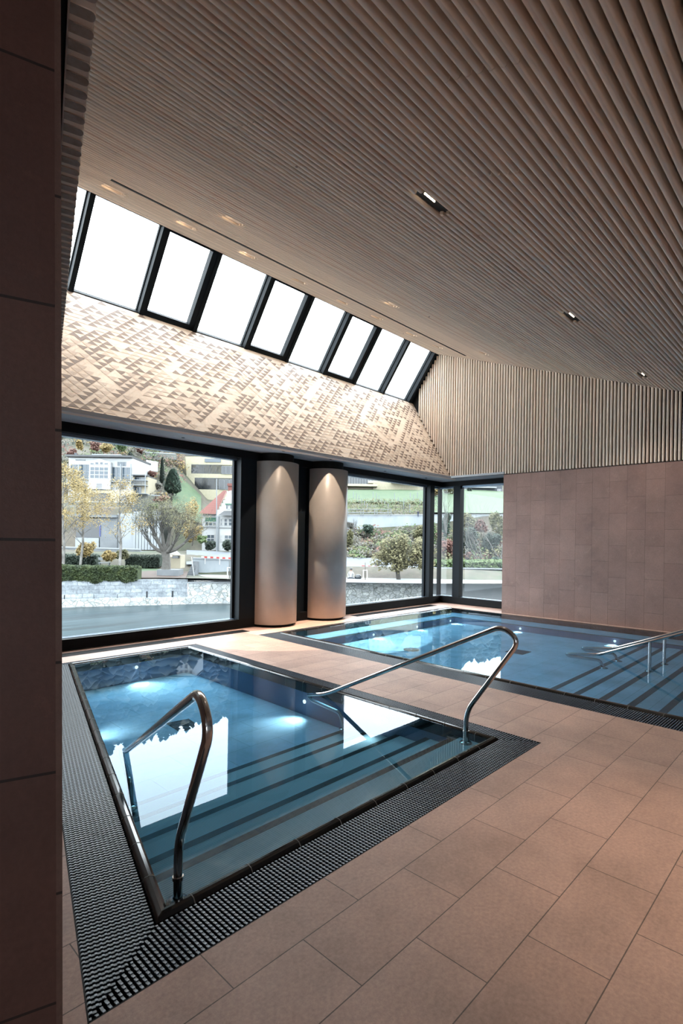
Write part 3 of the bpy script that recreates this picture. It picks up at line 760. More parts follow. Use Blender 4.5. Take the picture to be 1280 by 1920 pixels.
# right rail of the small pool (plane x = const)
r2 = [(3.90, 2.313, -.09), (3.90, 2.313, .215), (3.911, 1.86, .84), (3.910, 1.915, .955) , (3.902, 2.22, .845), (3.856, 4.02, -.04), (3.853, 4.16, -.085), (3.856, 4.10, -.115), (3.862, 3.70, -.13), (3.864, 3.63, -.16), (3.864, 3.63, -.31)]
r2 = [(3.90, 2.285, -.055), (3.90, 2.285, .205), (3.912, 1.84, .845), (3.909, 1.985, .945), (3.858, 3.90, .010), (3.853, 4.15, -.045), (3.856, 4.10, -.09), (3.862, 3.68, -.13), (3.864, 3.63, -.30)]
handrail(r2, .0205, 'stainless steel handrail rising at the right near corner of the small pool', [(3.90, 2.285, -.058), (3.864, 3.63, -.282)], [(3.90, 2.285, .04)], [.10, .10, .10, .15, .06, .05, .05])
# left rail, same form in the left wall's direction
def lr(s, z, o=0): p = Vector((1.252, 2.195, 0))+Vector((.2936, .956, 0))*s+Vector((.956, -.2936, 0))*o; return (p.x, p.y, z)
r1 = [lr(0, -.09), lr(0, .205), lr(-.49, .845), lr(-.345, .985), lr(1.72, .02), lr(1.98, -.06), lr(1.93, -.10), lr(1.5, -.14), lr(1.44, -.30)]
r1 = [lr(0, -.055), lr(0, .215), lr(-.485, .88), lr(-.33, .985), lr(1.76, .005), lr(2.05, -.07), lr(1.98, -.11), lr(1.54, -.13), lr(1.46, -.31)]
handrail(r1, .0205, 'steel handrail at the left near corner of the small pool, closest to the viewer', [lr(0, -.058), lr(1.46, -.28)], [lr(0, .055)], [.10, .12, .13, .2, .06, .05, .05])
# double rail of the wide pool
for (x, lab, yp) in ((8.151, 'steel handrail running down the steps of the wide pool, nearer of the pair', 1.98), (8.80, 'steel handrail running down the steps of the wide pool, farther of the pair', 1.95)):
    pts = [(x, .6, -.03), (x, .6, .85), (x, .75, .86), (x, 2.634, .0), (x, 3.05, -.05), (x, 2.98, -.075), (x, 2.55, -.085), (x, 2.5, -.17)]
    o = thing('handrail', (x, 1.5, -.1), lab, 'handrail', 'handrails of the wide pool')
    z_at = lambda yy: (2.634-yy)*.433
    pts = [(x, .55, -.03), (x, .50, .60), (x, .62, .875), (x, 2.634, .004), (x+.0, 3.10, -.06), (x+.0, 3.05, -.085), (x, 2.62, -.075), (x, 2.56, -.18)]
    m = MB(); m.tube(fillet(pts, [.15, .12, .1, .04, .05, .04]), .0215, 14); m.build('rail', M_steel, o)
    for yy in (yp,):
        m = MB(); m.tube([(x, yy, -.12), (x, yy, z_at(yy))], .0215, 14); m.build('post', M_steel, o)
        m = MB(); m.lathe([(.055, -.12), (.055, -.112), (.022, -.10)], x, yy, 24); m.build('flange', M_steel, o)
    m = MB(); m.lathe([(.055, -.18), (.055, -.172), (.022, -.16)], x, 2.56, 24); m.build('flange', M_steel, o)
# ------------------------------------------------------------------ the valley outside
def oc(r, g, b, k=.29):
    c = srgb(r, g, b); k *= .73; return (c[0]*k, c[1]*k, c[2]*k, 1)
def hz(u): return 1012.6+.01606*(u-640)
def onoisy(name, c1, c2, sc=1.0, k=.29, rough=.85, st=None, bump=0): return noisy(name, oc(*c1, k), oc(*c2, k), sc, rough, st, bump)
O_white = onoisy('render_white', (240, 242, 242), (230, 234, 236), .5, .41)
O_cream = onoisy('render_cream', (236, 224, 196), (224, 212, 184), .5, .38)
O_yellow = onoisy('pale_brick', (234, 226, 196), (218, 210, 178), 2.5, .38)
O_conc = onoisy('raw_concrete', (186, 192, 198), (160, 166, 172), .6)
O_concl = onoisy('light_concrete', (220, 226, 230), (204, 212, 218), .5, .35)
O_grey = onoisy('grey_render', (120, 128, 138), (108, 116, 126), .5)
O_slate = onoisy('grey_roof', (126, 128, 130), (108, 110, 114), .6)
O_red = NT('red_roof_tiles'); _b = O_red.bsdf(oc(170, 92, 80), .8)
_w = O_red.n('ShaderNodeTexWave', bands_direction='Z'); _w.inputs['Scale'].default_value = 1.4; _w.inputs['Distortion'].default_value = .5; O_red.l(O_red.co(), _w.inputs[0])
O_red.l(O_red.ramp(_w.outputs['Fac'], [(.2, oc(140, 72, 62)), (.8, oc(186, 108, 94))]), _b.inputs['Base Color']); O_red = O_red.m
O_pane = plain('house_glass', oc(96, 116, 132), .12)
O_paned = plain('dark_house_glass', oc(44, 54, 64), .12)
O_met = plain('outdoor_metal', oc(150, 158, 164, .4), .4)
O_green = plain('green_shutter', oc(70, 150, 120), .6)
O_redsh = plain('red_paint', oc(216, 70, 62, .42), .6)
O_whitep = plain('white_paint', oc(244, 244, 244, .42), .6)
O_bark = onoisy('bark', (120, 112, 104), (84, 78, 72), 3)
O_birch = onoisy('birch_bark', (214, 210, 204), (120, 114, 108), 2.2, st=(1, 1, .5))
O_twig = onoisy('bare_twigs', (150, 146, 140), (120, 114, 106), 3)
def leafm(name, a, b, c, sc=.7):
    n = NT(name); bs = n.bsdf(oc(*a), .8); f = n.noise(n.co(), sc, 5, .75)
    n.l(n.ramp(f, [(.30, oc(*a)), (.5, oc(*b)), (.70, oc(*c))]), bs.inputs['Base Color']); return n.m
L_yel = leafm('yellow_leaves', (176, 148, 84), (214, 182, 104), (232, 206, 130))
L_hedge = leafm('hedge_leaves', (44, 66, 38), (84, 108, 50), (128, 142, 70), 1.4)
L_dark = leafm('dark_leaves', (34, 56, 46), (54, 78, 60), (76, 100, 76))
L_olive = leafm('olive_leaves', (96, 100, 62), (140, 138, 88), (180, 168, 110), .9)
L_red = leafm('rust_leaves', (120, 76, 66), (160, 104, 88), (186, 130, 104))
L_grn = leafm('green_leaves', (86, 116, 62), (126, 156, 88), (160, 176, 112))
L_grey = leafm('grey_brush', (120, 118, 110), (146, 142, 130), (170, 164, 148))
L_con = leafm('conifer', (40, 74, 60), (60, 98, 74), (90, 124, 92))
L_pla = leafm('plane_leaves', (124, 118, 84), (164, 156, 104), (196, 186, 132), 1.2)
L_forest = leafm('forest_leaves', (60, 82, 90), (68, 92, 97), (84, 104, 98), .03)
O_grass = leafm('meadow_grass', (58, 96, 44), (76, 120, 56), (108, 128, 76), .8)
for _m in (O_grass,): pass
M_ter = NT('hillside'); _b = M_ter.bsdf(oc(110, 120, 90), .9); _f = M_ter.noise(M_ter.co(), .11, 9, .75); _g = M_ter.noise(M_ter.co(), .5, 6, .7)
_c = M_ter.ramp(_f, [(.32, oc(96, 124, 76, .22)), (.46, oc(120, 122, 92, .22)), (.58, oc(146, 134, 116, .22)), (.7, oc(112, 96, 84, .22))])
_k = M_ter.ramp(_g, [(.3, (.6, .6, .6, 1)), (.7, (1.35, 1.35, 1.35, 1))]); M_ter.l(M_ter.mix(1.0, _c, _k, 'MULTIPLY'), _b.inputs['Base Color']); M_ter = M_ter.m
# masonry
def masonry(name, c1, c2, cm, w, h, k=.31, blocks=False, thr=.05):
    n = NT(name); b = n.bsdf(oc(*c1), .85); co = n.co(); f = n.noise(co, .9, 7, .75); f2 = n.noise(co, 5.5, 5, .75)
    mr = n.n('ShaderNodeMapping'); mr.inputs['Rotation'].default_value = (0, 0, -math.atan2(R0.y, R0.x)); n.l(co, mr.inputs[0])
    base = n.ramp(f, [(.35, oc(*c2, k)), (.62, oc(*c1, k))])
    if blocks:
        sp2 = n.n('ShaderNodeSeparateXYZ'); n.l(mr.outputs[0], sp2.inputs[0]); cb = n.n('ShaderNodeCombineXYZ')
        wob = n.noise(co, .8, 3, .5); n.l(n.math('ADD', sp2.outputs[0], n.math('MULTIPLY', wob, .5)), cb.inputs[0]); n.l(n.math('ADD', sp2.outputs[2], n.math('MULTIPLY', wob, .25)), cb.inputs[1])
        br = n.n('ShaderNodeTexBrick'); br.inputs['Scale'].default_value = 1; br.inputs['Brick Width'].default_value = w; br.inputs['Row Height'].default_value = h; br.inputs['Mortar Size'].default_value = .035
        br.inputs['Color1'].default_value = (.72, .74, .76, 1); br.inputs['Color2'].default_value = (1.2, 1.2, 1.2, 1); br.inputs['Mortar'].default_value = (.62, .64, .66, 1); n.l(cb.outputs[0], br.inputs[0]); base = n.mix(1.0, base, br.outputs[0], 'MULTIPLY')
    else:
        v = n.n('ShaderNodeTexVoronoi', feature='DISTANCE_TO_EDGE'); v2 = n.n('ShaderNodeTexVoronoi'); mp = n.n('ShaderNodeMapping'); mp.inputs['Scale'].default_value = (1/w, 1/w, 1/h); n.l(mr.outputs[0], mp.inputs[0])
        for q in (v, v2): n.l(mp.outputs[0], q.inputs['Vector']); q.inputs['Scale'].default_value = 1
        cell = n.ramp(n.math('FRACT', n.math('MULTIPLY', v2.outputs['Color'], 7.3)), [(0, (.7, .72, .74, 1)), (1, (1.25, 1.25, 1.22, 1))]); base = n.mix(1.0, base, cell, 'MULTIPLY')
        base = n.mix(n.math('MULTIPLY', n.math('LESS_THAN', v.outputs['Distance'], thr), .75), base, oc(*cm, k))
        mo_ = n.noise(co, .55, 6, .8); base = n.mix(n.math('MULTIPLY', n.math('GREATER_THAN', mo_, .60), .6), base, oc(110, 112, 84, k))
    kk = n.ramp(f2, [(.3, (.68, .68, .68, 1)), (.7, (1.3, 1.3, 1.3, 1))]); n.l(n.mix(1.0, base, kk, 'MULTIPLY'), b.inputs['Base Color']); return n.m
O_quay = masonry('quay_stone', (206, 214, 220), (160, 168, 176), (112, 118, 124), 1.0, .42, .44, True)
O_rubble = masonry('rubble_stone', (222, 226, 226), (176, 180, 180), (120, 124, 118), .62, .42, .60)
O_rwall = masonry('garden_wall_stone', (176, 176, 166), (140, 142, 134), (104, 104, 98), .7, .3, .3, True)
O_pale = onoisy('pale_wall', (226, 234, 240), (196, 208, 216), .35, .36, st=(1, 1, .4))
O_road = onoisy('road', (196, 204, 214), (178, 186, 196), .4, .2)
O_leaf = onoisy('leaf_litter', (150, 120, 104), (126, 100, 88), 1.2, .22)
# river with a wind-brushed surface
n = NT('river_water'); b = n.bsdf(oc(70, 98, 108, .30), .30); b.inputs['IOR'].default_value = 1.33
f = n.noise(n.co(), .35, 7, .7, (1, 1, 1)); co = n.co()
mp = n.n('ShaderNodeMapping'); mp.inputs['Rotation'].default_value = (0, 0, -math.atan2(R0.y, R0.x)); mp.inputs['Scale'].default_value = (.07, .9, 1); n.l(co, mp.inputs[0])
nz_ = n.n('ShaderNodeTexNoise'); nz_.inputs['Scale'].default_value = 1; nz_.inputs['Detail'].default_value = 6; n.l(mp.outputs[0], nz_.inputs['Vector'])
n.l(n.ramp(nz_.outputs['Fac'], [(.3, oc(44, 74, 84, .19)), (.7, oc(96, 134, 146, .19))]), b.inputs['Base Color'])
n.bump(b, nz_.outputs['Fac'], .3, .08); O_river = n.m

def fr(r, d, z): return R0*r+F0*d+Vector((0, 0, z))
def rz(u, v, d): p = at(u, v, d); return p.dot(R0), p.z
EL = {  # elevation of the ground in pixels of view against the horizon, by depth
 -.62: [(60, -76), (71, -66), (75, -34), (80, -26), (92, -24), (96, 52), (104, 62), (112, 74), (130, 150), (160, 210), (240, 285), (330, 355), (430, 400), (640, 330)],
 -.44: [(60, -76), (71, -66), (75, -34), (80, -26), (92, -24), (96, 52), (104, 62), (112, 74), (130, 150), (160, 210), (240, 280), (330, 345), (430, 390), (640, 330)],
 -.33: [(60, -76), (71, -66), (75, -34), (80, -26), (92, -24), (96, 52), (104, 58), (112, 72), (130, 150), (160, 205), (240, 270), (330, 325), (430, 358), (640, 300)],
 -.25: [(60, -76), (66, -74), (71, -70), (76, -37), (80, -28), (92, -22), (96, 6), (104, 28), (118, 56), (140, 74), (170, 150), (240, 245), (330, 305), (430, 330), (640, 280)],
  .0: [(62, -79), (66, -76), (69, -74), (73, -50), (80, -42), (96, 14), (96.6, 46), (100, 49), (126, 88), (145, 95), (180, 130), (240, 185), (330, 235), (430, 252), (640, 230)],
  .17: [(62, -79), (66, -76), (69, -74), (73, -50), (80, -42), (96, 14), (96.6, 46), (100, 49), (126, 90), (150, 98), (180, 130), (240, 180), (330, 215), (430, 226), (640, 200)],
  .30: [(62, -77), (66, -75), (69, -72), (73, -54), (80, -44), (96, 20), (96.6, 48), (100, 50), (130, 88), (150, 92), (180, 115), (240, 150), (330, 180), (430, 190), (640, 180)],
  .75: [(62, -77), (66, -75), (69, -72), (73, -54), (80, -44), (96, 20), (96.6, 48), (100, 50), (130, 88), (150, 92), (180, 115), (240, 140), (330, 160), (430, 170), (640, 150)]}
KS = sorted(EL)
def ip(t, x):
    if x <= t[0][0]: return t[0][1]
    for (a, p), (b, q) in zip(t, t[1:]):
        if x <= b: return p+(q-p)*(x-a)/(b-a)
    return t[-1][1]
def gz(s, d):
    s = max(KS[0], min(KS[-1], s))
    for a, b in zip(KS, KS[1:]):
        if s <= b: t = (s-a)/(b-a); e = ip(EL[a], d)*(1-t)+ip(EL[b], d)*t; return H+e*d/1000
def ground(u, d):
    s = (u-640)/1000; return fr(s*d, d, gz(s, d))
tm = MB(); cols = 90; ds = [60, 62, 66, 69, 71, 73, 75, 77, 80, 84, 88, 92, 94, 96, 96.6, 100, 104, 108, 112, 118, 124, 130, 136, 142, 150, 160, 170, 185, 200, 220, 240, 265, 290, 320, 350, 390, 430, 480, 540, 640]
vs = []
for d in ds:
    for i in range(cols+1):
        s = -.75+1.6*i/cols; z = gz(s, d)+(noise.noise((s*d*.12, d*.12, 0))*.5 if d > 78 else 0); vs.append(fr(s*d, d, z))
tm.add(vs, [(j*(cols+1)+i, j*(cols+1)+i+1, (j+1)*(cols+1)+i+1, (j+1)*(cols+1)+i) for j in range(len(ds)-1) for i in range(cols)], 0, True)
tag(tm.build('hillside', M_ter), 'wooded hillside across the river', 'hill', kind='structure')
rv = MB(); RZ = -5.9
rv.add([fr(-90, 6, RZ), fr(110, 6, RZ), fr(110, 72, RZ), fr(-90, 72, RZ)], [(0, 1, 2, 3)])
tag(rv.build('river', O_river), 'blue-grey river flowing past the windows', 'river', kind='structure')

fb = MB(); vs = []
rads = [(62, -5.0), (75, -2), (130, 8), (260, 34), (420, 62)]
for q, (r_, z_) in enumerate(rads):
    for i in range(25):
        az = yaw-math.radians(40+i*80/24); vs.append((math.cos(az)*r_, math.sin(az)*r_, z_+(noise.noise((i*.5, q, 0))*6 if q > 1 else 0)))
fb.add(vs, [(j*25+i, j*25+i+1, (j+1)*25+i+1, (j+1)*25+i) for j in range(len(rads)-1) for i in range(24)], 0, True)
tag(fb.build('far_hillside', M_ter), 'hillside downstream, beyond the right wall', 'hill', kind='structure')
# quay: masonry on the left, rubble and concrete to the right; runs obliquely to the view
def quay(name, ua, da, va, ub, db, vb_, mat, label, base=RZ-.3, thick=1.0, cap=True, kind=None):
    a, b = at(ua, va, da), at(ub, vb_, db); m = MB(); e = b-a; nn = Vector((e.y, -e.x, 0)).normalized()
    if nn.dot(F0) < 0: nn = -nn
    m.add([Vector((a.x, a.y, base)), Vector((b.x, b.y, base)), b, a, Vector((a.x, a.y, base))+nn*thick, Vector((b.x, b.y, base))+nn*thick, b+nn*thick, a+nn*thick],
          [(0, 1, 2, 3), (3, 2, 6, 7), (4, 7, 6, 5), (0, 3, 7, 4), (1, 5, 6, 2)], 0)
    if cap:
        m.add([a-nn*.08, b-nn*.08, b-nn*.08+Vector((0, 0, .16)), a-nn*.08+Vector((0, 0, .16)), a+nn*.5, b+nn*.5, b+nn*.5+Vector((0, 0, .16)), a+nn*.5+Vector((0, 0, .16))],
              [(0, 1, 2, 3), (3, 2, 6, 7), (0, 4, 5, 1)], 1)
    o = m.build(name, [mat, O_concl], loc=a); tag(o, label, 'wall', kind=kind); return o
quay('embankment_wall', 20, 54.5, 1090, 352, 60.5, 1086, O_quay, 'coursed stone embankment wall along the river below the hedge', thick=7, cap=False)
quay('embankment_wall', 352, 60.5, 1093.5, 812, 64.5, 1094.5, O_rubble, 'rubble stone embankment wall with a pale coping, right of the river steps', thick=3)
quay('embankment_wall', 812, 64.5, 1094.5, 1400, 66, 1100, O_concl, 'smooth concrete embankment wall seen through the corner windows', thick=3)
# footing ledge at the water line
m = MB(); a, b = at(20, 1123, 54.0), at(437, 1118, 61.8); e = b-a; nn = Vector((e.y, -e.x, 0)).normalized()
if nn.dot(F0) < 0: nn = -nn
m.add([Vector((a.x, a.y, RZ-.2)), Vector((b.x, b.y, RZ-.2)), Vector((b.x, b.y, b.z)), Vector((a.x, a.y, b.z)), Vector((a.x, a.y, b.z))+nn*2, Vector((b.x, b.y, b.z))+nn*2], [(0, 1, 2, 3), (3, 2, 5, 4)])
tag(m.build('stone_footing', O_rubble, loc=a), 'low pale stone footing at the foot of the embankment wall', 'footing')
for i, u in enumerate((120, 175, 219, 275, 323)):
    a = at(u, 1123-i*.8, 54.5+(u-20)*.018-.12); m = MB(); m.obox(a-R0*.08, R0*.16, F0*.2, (0, 0, .42 if i < 3 else .7)); tag(m.build('drain_slot', O_paned, loc=a), 'narrow dark drain slot in the stone embankment wall, %s from the left' % on[i], 'drain', 'drain slots in the embankment')

# ---- generic builders
def pbox(mb, u0, v0, u1, v1, d, th, mi=0, off=0.0):
    r0, z1 = rz(u0, v0, d); r1, z0 = rz(u1, v1, d)
    mb.obox(fr(r0, d+off, min(z0, z1)), R0*(r1-r0), F0*th, (0, 0, abs(z1-z0)), mi)
def opart(name, par, mats, boxes, d):
    m = MB()
    for bx_ in boxes: pbox(m, *bx_[:4], d, bx_[5] if len(bx_) > 5 else .3, bx_[6] if len(bx_) > 6 else 0, bx_[4])
    return m.build(name, mats, par)
def base_at(u, v, d): return at(u, v, d)
def windows_(par, rects, d, off=-.06, frame=O_whitep, pane=O_pane, nx=2, ny=1, th=.1):
    for (u0, v0, u1, v1) in rects:
        m = MB(); r0, z1 = rz(u0, v0, d); r1, z0 = rz(u1, v1, d); w, h = r1-r0, z1-z0; t = .08
        o = fr(r0, d+off, z0)
        for bx_ in ((0, 0, w, t), (0, h-t, w, t), (0, 0, t, h), (w-t, 0, t, h)): m.obox(o+R0*bx_[0]+Vector((0, 0, bx_[1])), R0*bx_[2], F0*th, (0, 0, bx_[3]), 0)
        for k in range(1, nx): m.obox(o+R0*(w*k/nx-.04), R0*.08, F0*th, (0, 0, h), 0)
        for k in range(1, ny): m.obox(o+Vector((0, 0, h*k/ny-.04)), R0*w, F0*th, (0, 0, .08), 0)
        wo_ = m.build('window', frame, par)
        g_ = MB(); g_.obox(o+F0*(th*.55)+R0*.02+Vector((0, 0, .02)), R0*(w-.04), F0*.03, (0, 0, h-.04), 0)
        gm = g_.build('pane', pane, par); gm.parent = wo_; gm.matrix_parent_inverse = Matrix.Identity(4)
# ---- white house
d = 103
hb = thing('house', base_at(187, 943, d), 'white terraced house with a glazed gable bay and loggias, upper left of the view', 'house')
opart('wall', hb, [O_white, O_cream], [(126, 857, 245.5, 941, 0.6, 9), (136, 918, 248, 942, .0, 2, 1)], d)
opart('bay', hb, [O_white], [(168.5, 866, 207.6, 918, -.3, 1.2)], d)
m = MB(); pts_ = [rz(168.5, 866.5, d), rz(207.6, 866.5, d), rz(188, 861, d)]
vs = [fr(r, d-.3, z) for r, z in pts_]+[fr(r, d+.9, z) for r, z in pts_]; m.add(vs, [(0, 1, 2), (3, 5, 4), (0, 2, 5, 3), (1, 4, 5, 2), (0, 3, 4, 1)]); m.build('gable', O_white, hb)
opart('roof', hb, [O_slate], [(124.5, 852.5, 246.5, 858, -.4, 11)], d)
opart('roof_box', hb, [O_concl], [(163, 848, 217.6, 853, 2, 4)], d)
opart('chimney', hb, [O_grey], [(129.5, 846, 133, 853, 2, .4)], d)
windows_(hb, [(170.5, 875.7, 205, 898.3)], d, -.42, nx=4, ny=3)
windows_(hb, [(170.5, 868, 178.5, 872.5), (180, 866.5, 187, 872.5), (188.8, 866.5, 195.5, 872.5), (197, 868, 205, 872.5)], d, -.42, nx=1)
windows_(hb, [(130, 870, 148, 898), (149.5, 870, 167, 898), (208.5, 875, 225, 902), (226.5, 875.5, 244, 903)], d, .45, O_met, O_pane, 2, 2)
windows_(hb, [(181.5, 906, 193.5, 917)], d, -.42, nx=1, ny=4)
windows_(hb, [(137.5, 905, 158, 917), (214, 908, 236, 919)], d, .5, nx=4)
windows_(hb, [(139, 860.5, 157, 863), (218, 865, 234, 873)], d, .5, O_met, O_pane, 3)
windows_(hb, [(142, 925, 156, 937), (228, 928, 237, 940)], d, -.1, nx=3)
opart('porch', hb, [O_paned, O_grey], [(170, 926, 205.5, 940, -.05, .1), (169, 924.5, 206.5, 926.5, -.4, .5, 1)], d)
for (a, b_, z0_, z1_) in ((126, 168, 897.5, 899.5), (207.6, 246, 902, 904)):
    opart('balcony', hb, [O_concl], [(a, z0_, b_, z1_, -.2, 1.0)], d)
for u in (126, 147.5, 207.8, 226, 245): opart('post', hb, [O_met], [(u, 870, u+1.2, 918, -.25, .15)], d)
for (a, b_, v0, v1) in ((128, 167, 890, 898), (208.5, 245, 895, 903)): opart('railing', hb, [O_met], [(a, v0, b_, v0+.6, -.2, .05)]+[(a+k*3.2, v0, a+k*3.2+.4, v1, -.2, .05) for k in range(int((b_-a)/3.2)+1)], d)
# annex with terraces
hb = thing('terrace_annex', base_at(260, 926, 104), 'small annex with two balconies beside the white house', 'house')
opart('wall', hb, [O_cream], [(247, 893, 274, 926, .8, 5)], 104)
opart('roof', hb, [O_slate], [(246.5, 890, 273, 892.5, -.4, 6)], 104)
for v in (900, 909.5, 925): opart('balcony', hb, [O_concl], [(247, v, 275, v+1.3, -.6, 1.5)], 104)
for u in (247.5, 273.5): opart('post', hb, [O_met], [(u, 891, u+.9, 926, -.5, .12)], 104)
windows_(hb, [(249, 912, 262, 924), (249, 893.5, 270, 899)], 104, .7, O_met, O_pane, 2)
opart('railing', hb, [O_met], [(247+k*1.6, 902, 247.35+k*1.6, 909.5, -.55, .04) for k in range(17)]+[(247, 901.5, 275, 902.1, -.55, .05)], 104)
# concrete building
d = 84
hb = thing('concrete_building', base_at(200, 1030, d), 'low raw-concrete building with a flat slab roof and tall white fins', 'building')
opart('wall', hb, [O_conc, O_concl, O_paned], [(188, 970, 219, 1029, 0, 4), (219, 962, 248, 1031, .4, 4, 1), (130, 972, 188, 1010, 2.2, .3, 2), (140, 1008, 184, 1026, .2, .6, 1), (248, 958, 300, 1033, 1.6, 3, 2)], d)
opart('roof_slab', hb, [O_conc], [(130, 964, 221, 970.5, -.5, 7)], d)
opart('roof_fascia', hb, [O_grey], [(243, 947, 273, 959, .2, 2)], d)
for k in range(9): opart('fin', hb, [O_concl], [(249+k*5.6, 959-.2*k, 252.4+k*5.6, 1031, .2, 1.2)], d)
opart('sign_strip', hb, [plain('blue_sign', oc(70, 90, 190), .5)], [(187, 985, 188.6, 1006, -.1, .1)], d)
quay('terrace_wall', 60, 80, 1025, 262, 79, 1031, O_conc, 'long grey concrete terrace wall in front of the concrete building', base=-3, thick=.6)
quay('terrace_wall', 140, 99, 941.5, 252, 99.5, 943, O_rwall, 'rough stone terrace wall directly below the white house', base=4, thick=.8)
quay('terrace_wall', 262, 79, 1036, 300, 80, 1036, O_concl, 'short pale wall behind the dark hedge, under the fins', base=-3, thick=.5)
# pale yellow modern building
d = 134
hb = thing('modern_building', base_at(400, 935, d), 'large pale yellow brick building with long dark window bands on the slope', 'building')
m = MB()
ff = lambda u, v, dd: at(u, v, dd)
poly = [(331, 869, 146), (347, 856, d)]
a0, a1, a2, a3 = ff(331.5, 869, 148), ff(347.3, 855.5, d), ff(352, 936, d), ff(344, 926, 148)
m.add([a0, a1, a2, a3], [(0, 1, 2, 3)])
b1, b2 = ff(800, 880, d), ff(800, 940, d)
m.add([a1, a2, ff(352, 990, d), ff(480, 990, d), ff(480, 855, d)], [(0, 1, 2, 3, 4)])
m.add([a0, a1, ff(480, 855, d), ff(480, 866, 148)], [(0, 1, 2, 3)])
pbox(m, 436, 838, 560, 990, d, 12, 0, .4)
pbox(m, 560, 870, 650, 936, d, 12, 0, .4)
pbox(m, 649, 890, 706, 932, d, 12, 0, 2.0)
pbox(m, 700, 870, 787, 932, d, 12, 0, .2)
m.build('wall', O_yellow, hb)
opart('roof', hb, [O_slate], [(347, 853.5, 384, 855.5, -.1, 10)], d)
windows_(hb, [(359.3, 871, 415, 888), (365.5, 896, 409, 917)], d, -.05, O_paned, O_paned, 5)
windows_(hb, [(416, 874, 440, 889), (411, 899, 440, 918)], d, -.25, O_met, O_paned, 3)
opart('window_band', hb, [O_paned], [(358.6, 870.5, 440, 889, .0, .06), (365, 895.5, 440, 918.5, .0, .06)], d)
windows_(hb, [(560, 884, 650, 908), (650, 884, 690, 908), (706, 890, 732, 901)], d, .3, O_met, O_paned, 8)
windows_(hb, [(690, 880, 706, 905)], d, .3, O_whitep, O_pane, 3)
opart('balcony', hb, [O_cream], [(560, 907.5, 706, 914, -2.6, 4), (689, 903.5, 706, 908, -2.6, .5)], d)
opart('balcony', hb, [O_cream], [(733, 902, 787, 907, -2.4, 3)], d)
opart('glass_railing', hb, [O_pane], [(384, 860, 414, 867, -.2, .08)], d)
# gabled house
d = 88
hb = thing('gabled_house', base_at(410, 1032, d), 'old white house with a red tiled roof, stepped gable and brick chimney', 'house')
opart('wall', hb, [O_white], [(377.6, 961, 412, 1040, .6, 8), (408, 968, 475, 1040, -.4, 9)], d)
m = MB()
g = [(405, 969), (408.5, 961), (408.5, 956), (412.5, 956), (412.5, 950), (416, 950), (416, 944), (419.5, 944), (419.5, 938), (423, 938), (423, 932), (426, 932), (426, 922), (434, 920), (434, 932), (438, 932), (438, 938), (442, 938), (442, 944), (446, 944), (446, 950), (450, 950), (450, 957), (455, 957), (455, 969)]
gp = [rz(u, v, d) for u, v in g]; n_ = len(gp); vs = [fr(r, d-.4, z) for r, z in gp]+[fr(r, d+.1, z) for r, z in gp]
m.add(vs, [(i, (i+1) % n_, n_+(i+1) % n_, n_+i) for i in range(n_)]+[tuple(range(n_)), tuple(range(n_, 2*n_))[::-1]]); m.build('stepped_gable', O_white, hb)
m = MB(); m.add([at(371.5, 963, d-.3), at(404, 964, d-.3), at(424, 919.5, d+4), at(419, 919.5, d+4), at(371.5, 963, d+9)], [(0, 1, 2, 3), (0, 3, 4)])
m.add([at(404, 964, d-.3), at(424, 919.5, d+4), at(466, 964, d+.2), at(424, 925, d+.1)], [(0, 3, 2, 1)]); m.build('roof', O_red, hb)
m = MB(); m.add([at(408, 966.5, d-1.6), at(476, 966.5, d-1.6), at(476, 958, d-.4), at(420, 958, d-.4)], [(0, 1, 2, 3)]); m.build('bay_roof', O_slate, hb)
opart('chimney', hb, [O_red, O_cream], [(421.5, 908, 433.5, 926, 2.5, 1.2), (420.5, 903.5, 434.5, 908.5, 2.3, 1.6, 0)], d)
windows_(hb, [(424, 945.5, 429, 955.5), (431.5, 945.5, 438, 955.5)], d, -.5, nx=1); opart('shutter', hb, [O_green], [(423.5, 944.5, 438, 947, -.65, .1)], d)
windows_(hb, [(383, 978, 404, 986)], d, .5, nx=3); opart('shutter', hb, [O_green], [(383, 970, 404, 978, .5, .1)], d)
windows_(hb, [(421, 972, 427.5, 986.5), (429.5, 972, 436, 986.5), (414, 972, 417.5, 986)], d, -.5, nx=1, ny=2)
windows_(hb, [(386, 1002, 400.5, 1017)], d, .5, nx=2, ny=2); windows_(hb, [(421.5, 1003, 436.5, 1018), (414, 1003, 417.5, 1016)], d, -.5, nx=2, ny=2)
opart('cornice', hb, [O_concl], [(377, 987, 411.5, 989, .4, .3), (408, 988.5, 476, 990.5, -.6, .3)], d)
opart('downpipe', hb, [O_met], [(410, 968, 411.4, 1035, -.6, .15)], d)
# retaining walls and steps
quay('retaining_wall', 361.5, 71.5, 1047.5, 560, 73, 1056, O_pale, 'tall smooth grey retaining wall beside the stone steps', base=-3.2, thick=2)
quay('retaining_wall', 560, 73, 1063, 812, 74, 1071, O_pale, 'low grey retaining wall with a pale top below the parked cars', base=-3.2, thick=3)
quay('retaining_wall', 812, 73, 1078, 1400, 74, 1084, O_concl, 'low pale road wall seen through the corner windows', base=-3.4, thick=4)
quay('garden_wall', 640, 96, 966.5, 1100, 97, 966, O_pale, 'tall pale retaining wall on the slope below the vineyard', base=0, thick=1)
quay('garden_wall', 274, 118, 862, 296, 119, 866, O_white, 'bright white garden wall on the upper slope', base=16.2, thick=.5, cap=False)
quay('garden_wall', 272, 128, 848, 330, 128, 852, O_rwall, 'stepped grey stone garden wall on the upper slope', base=20.2, thick=.5)
quay('garden_wall', 248, 104, 927, 300, 106, 930, O_rwall, 'low rough stone garden wall right of the annex', base=4, thick=.5)
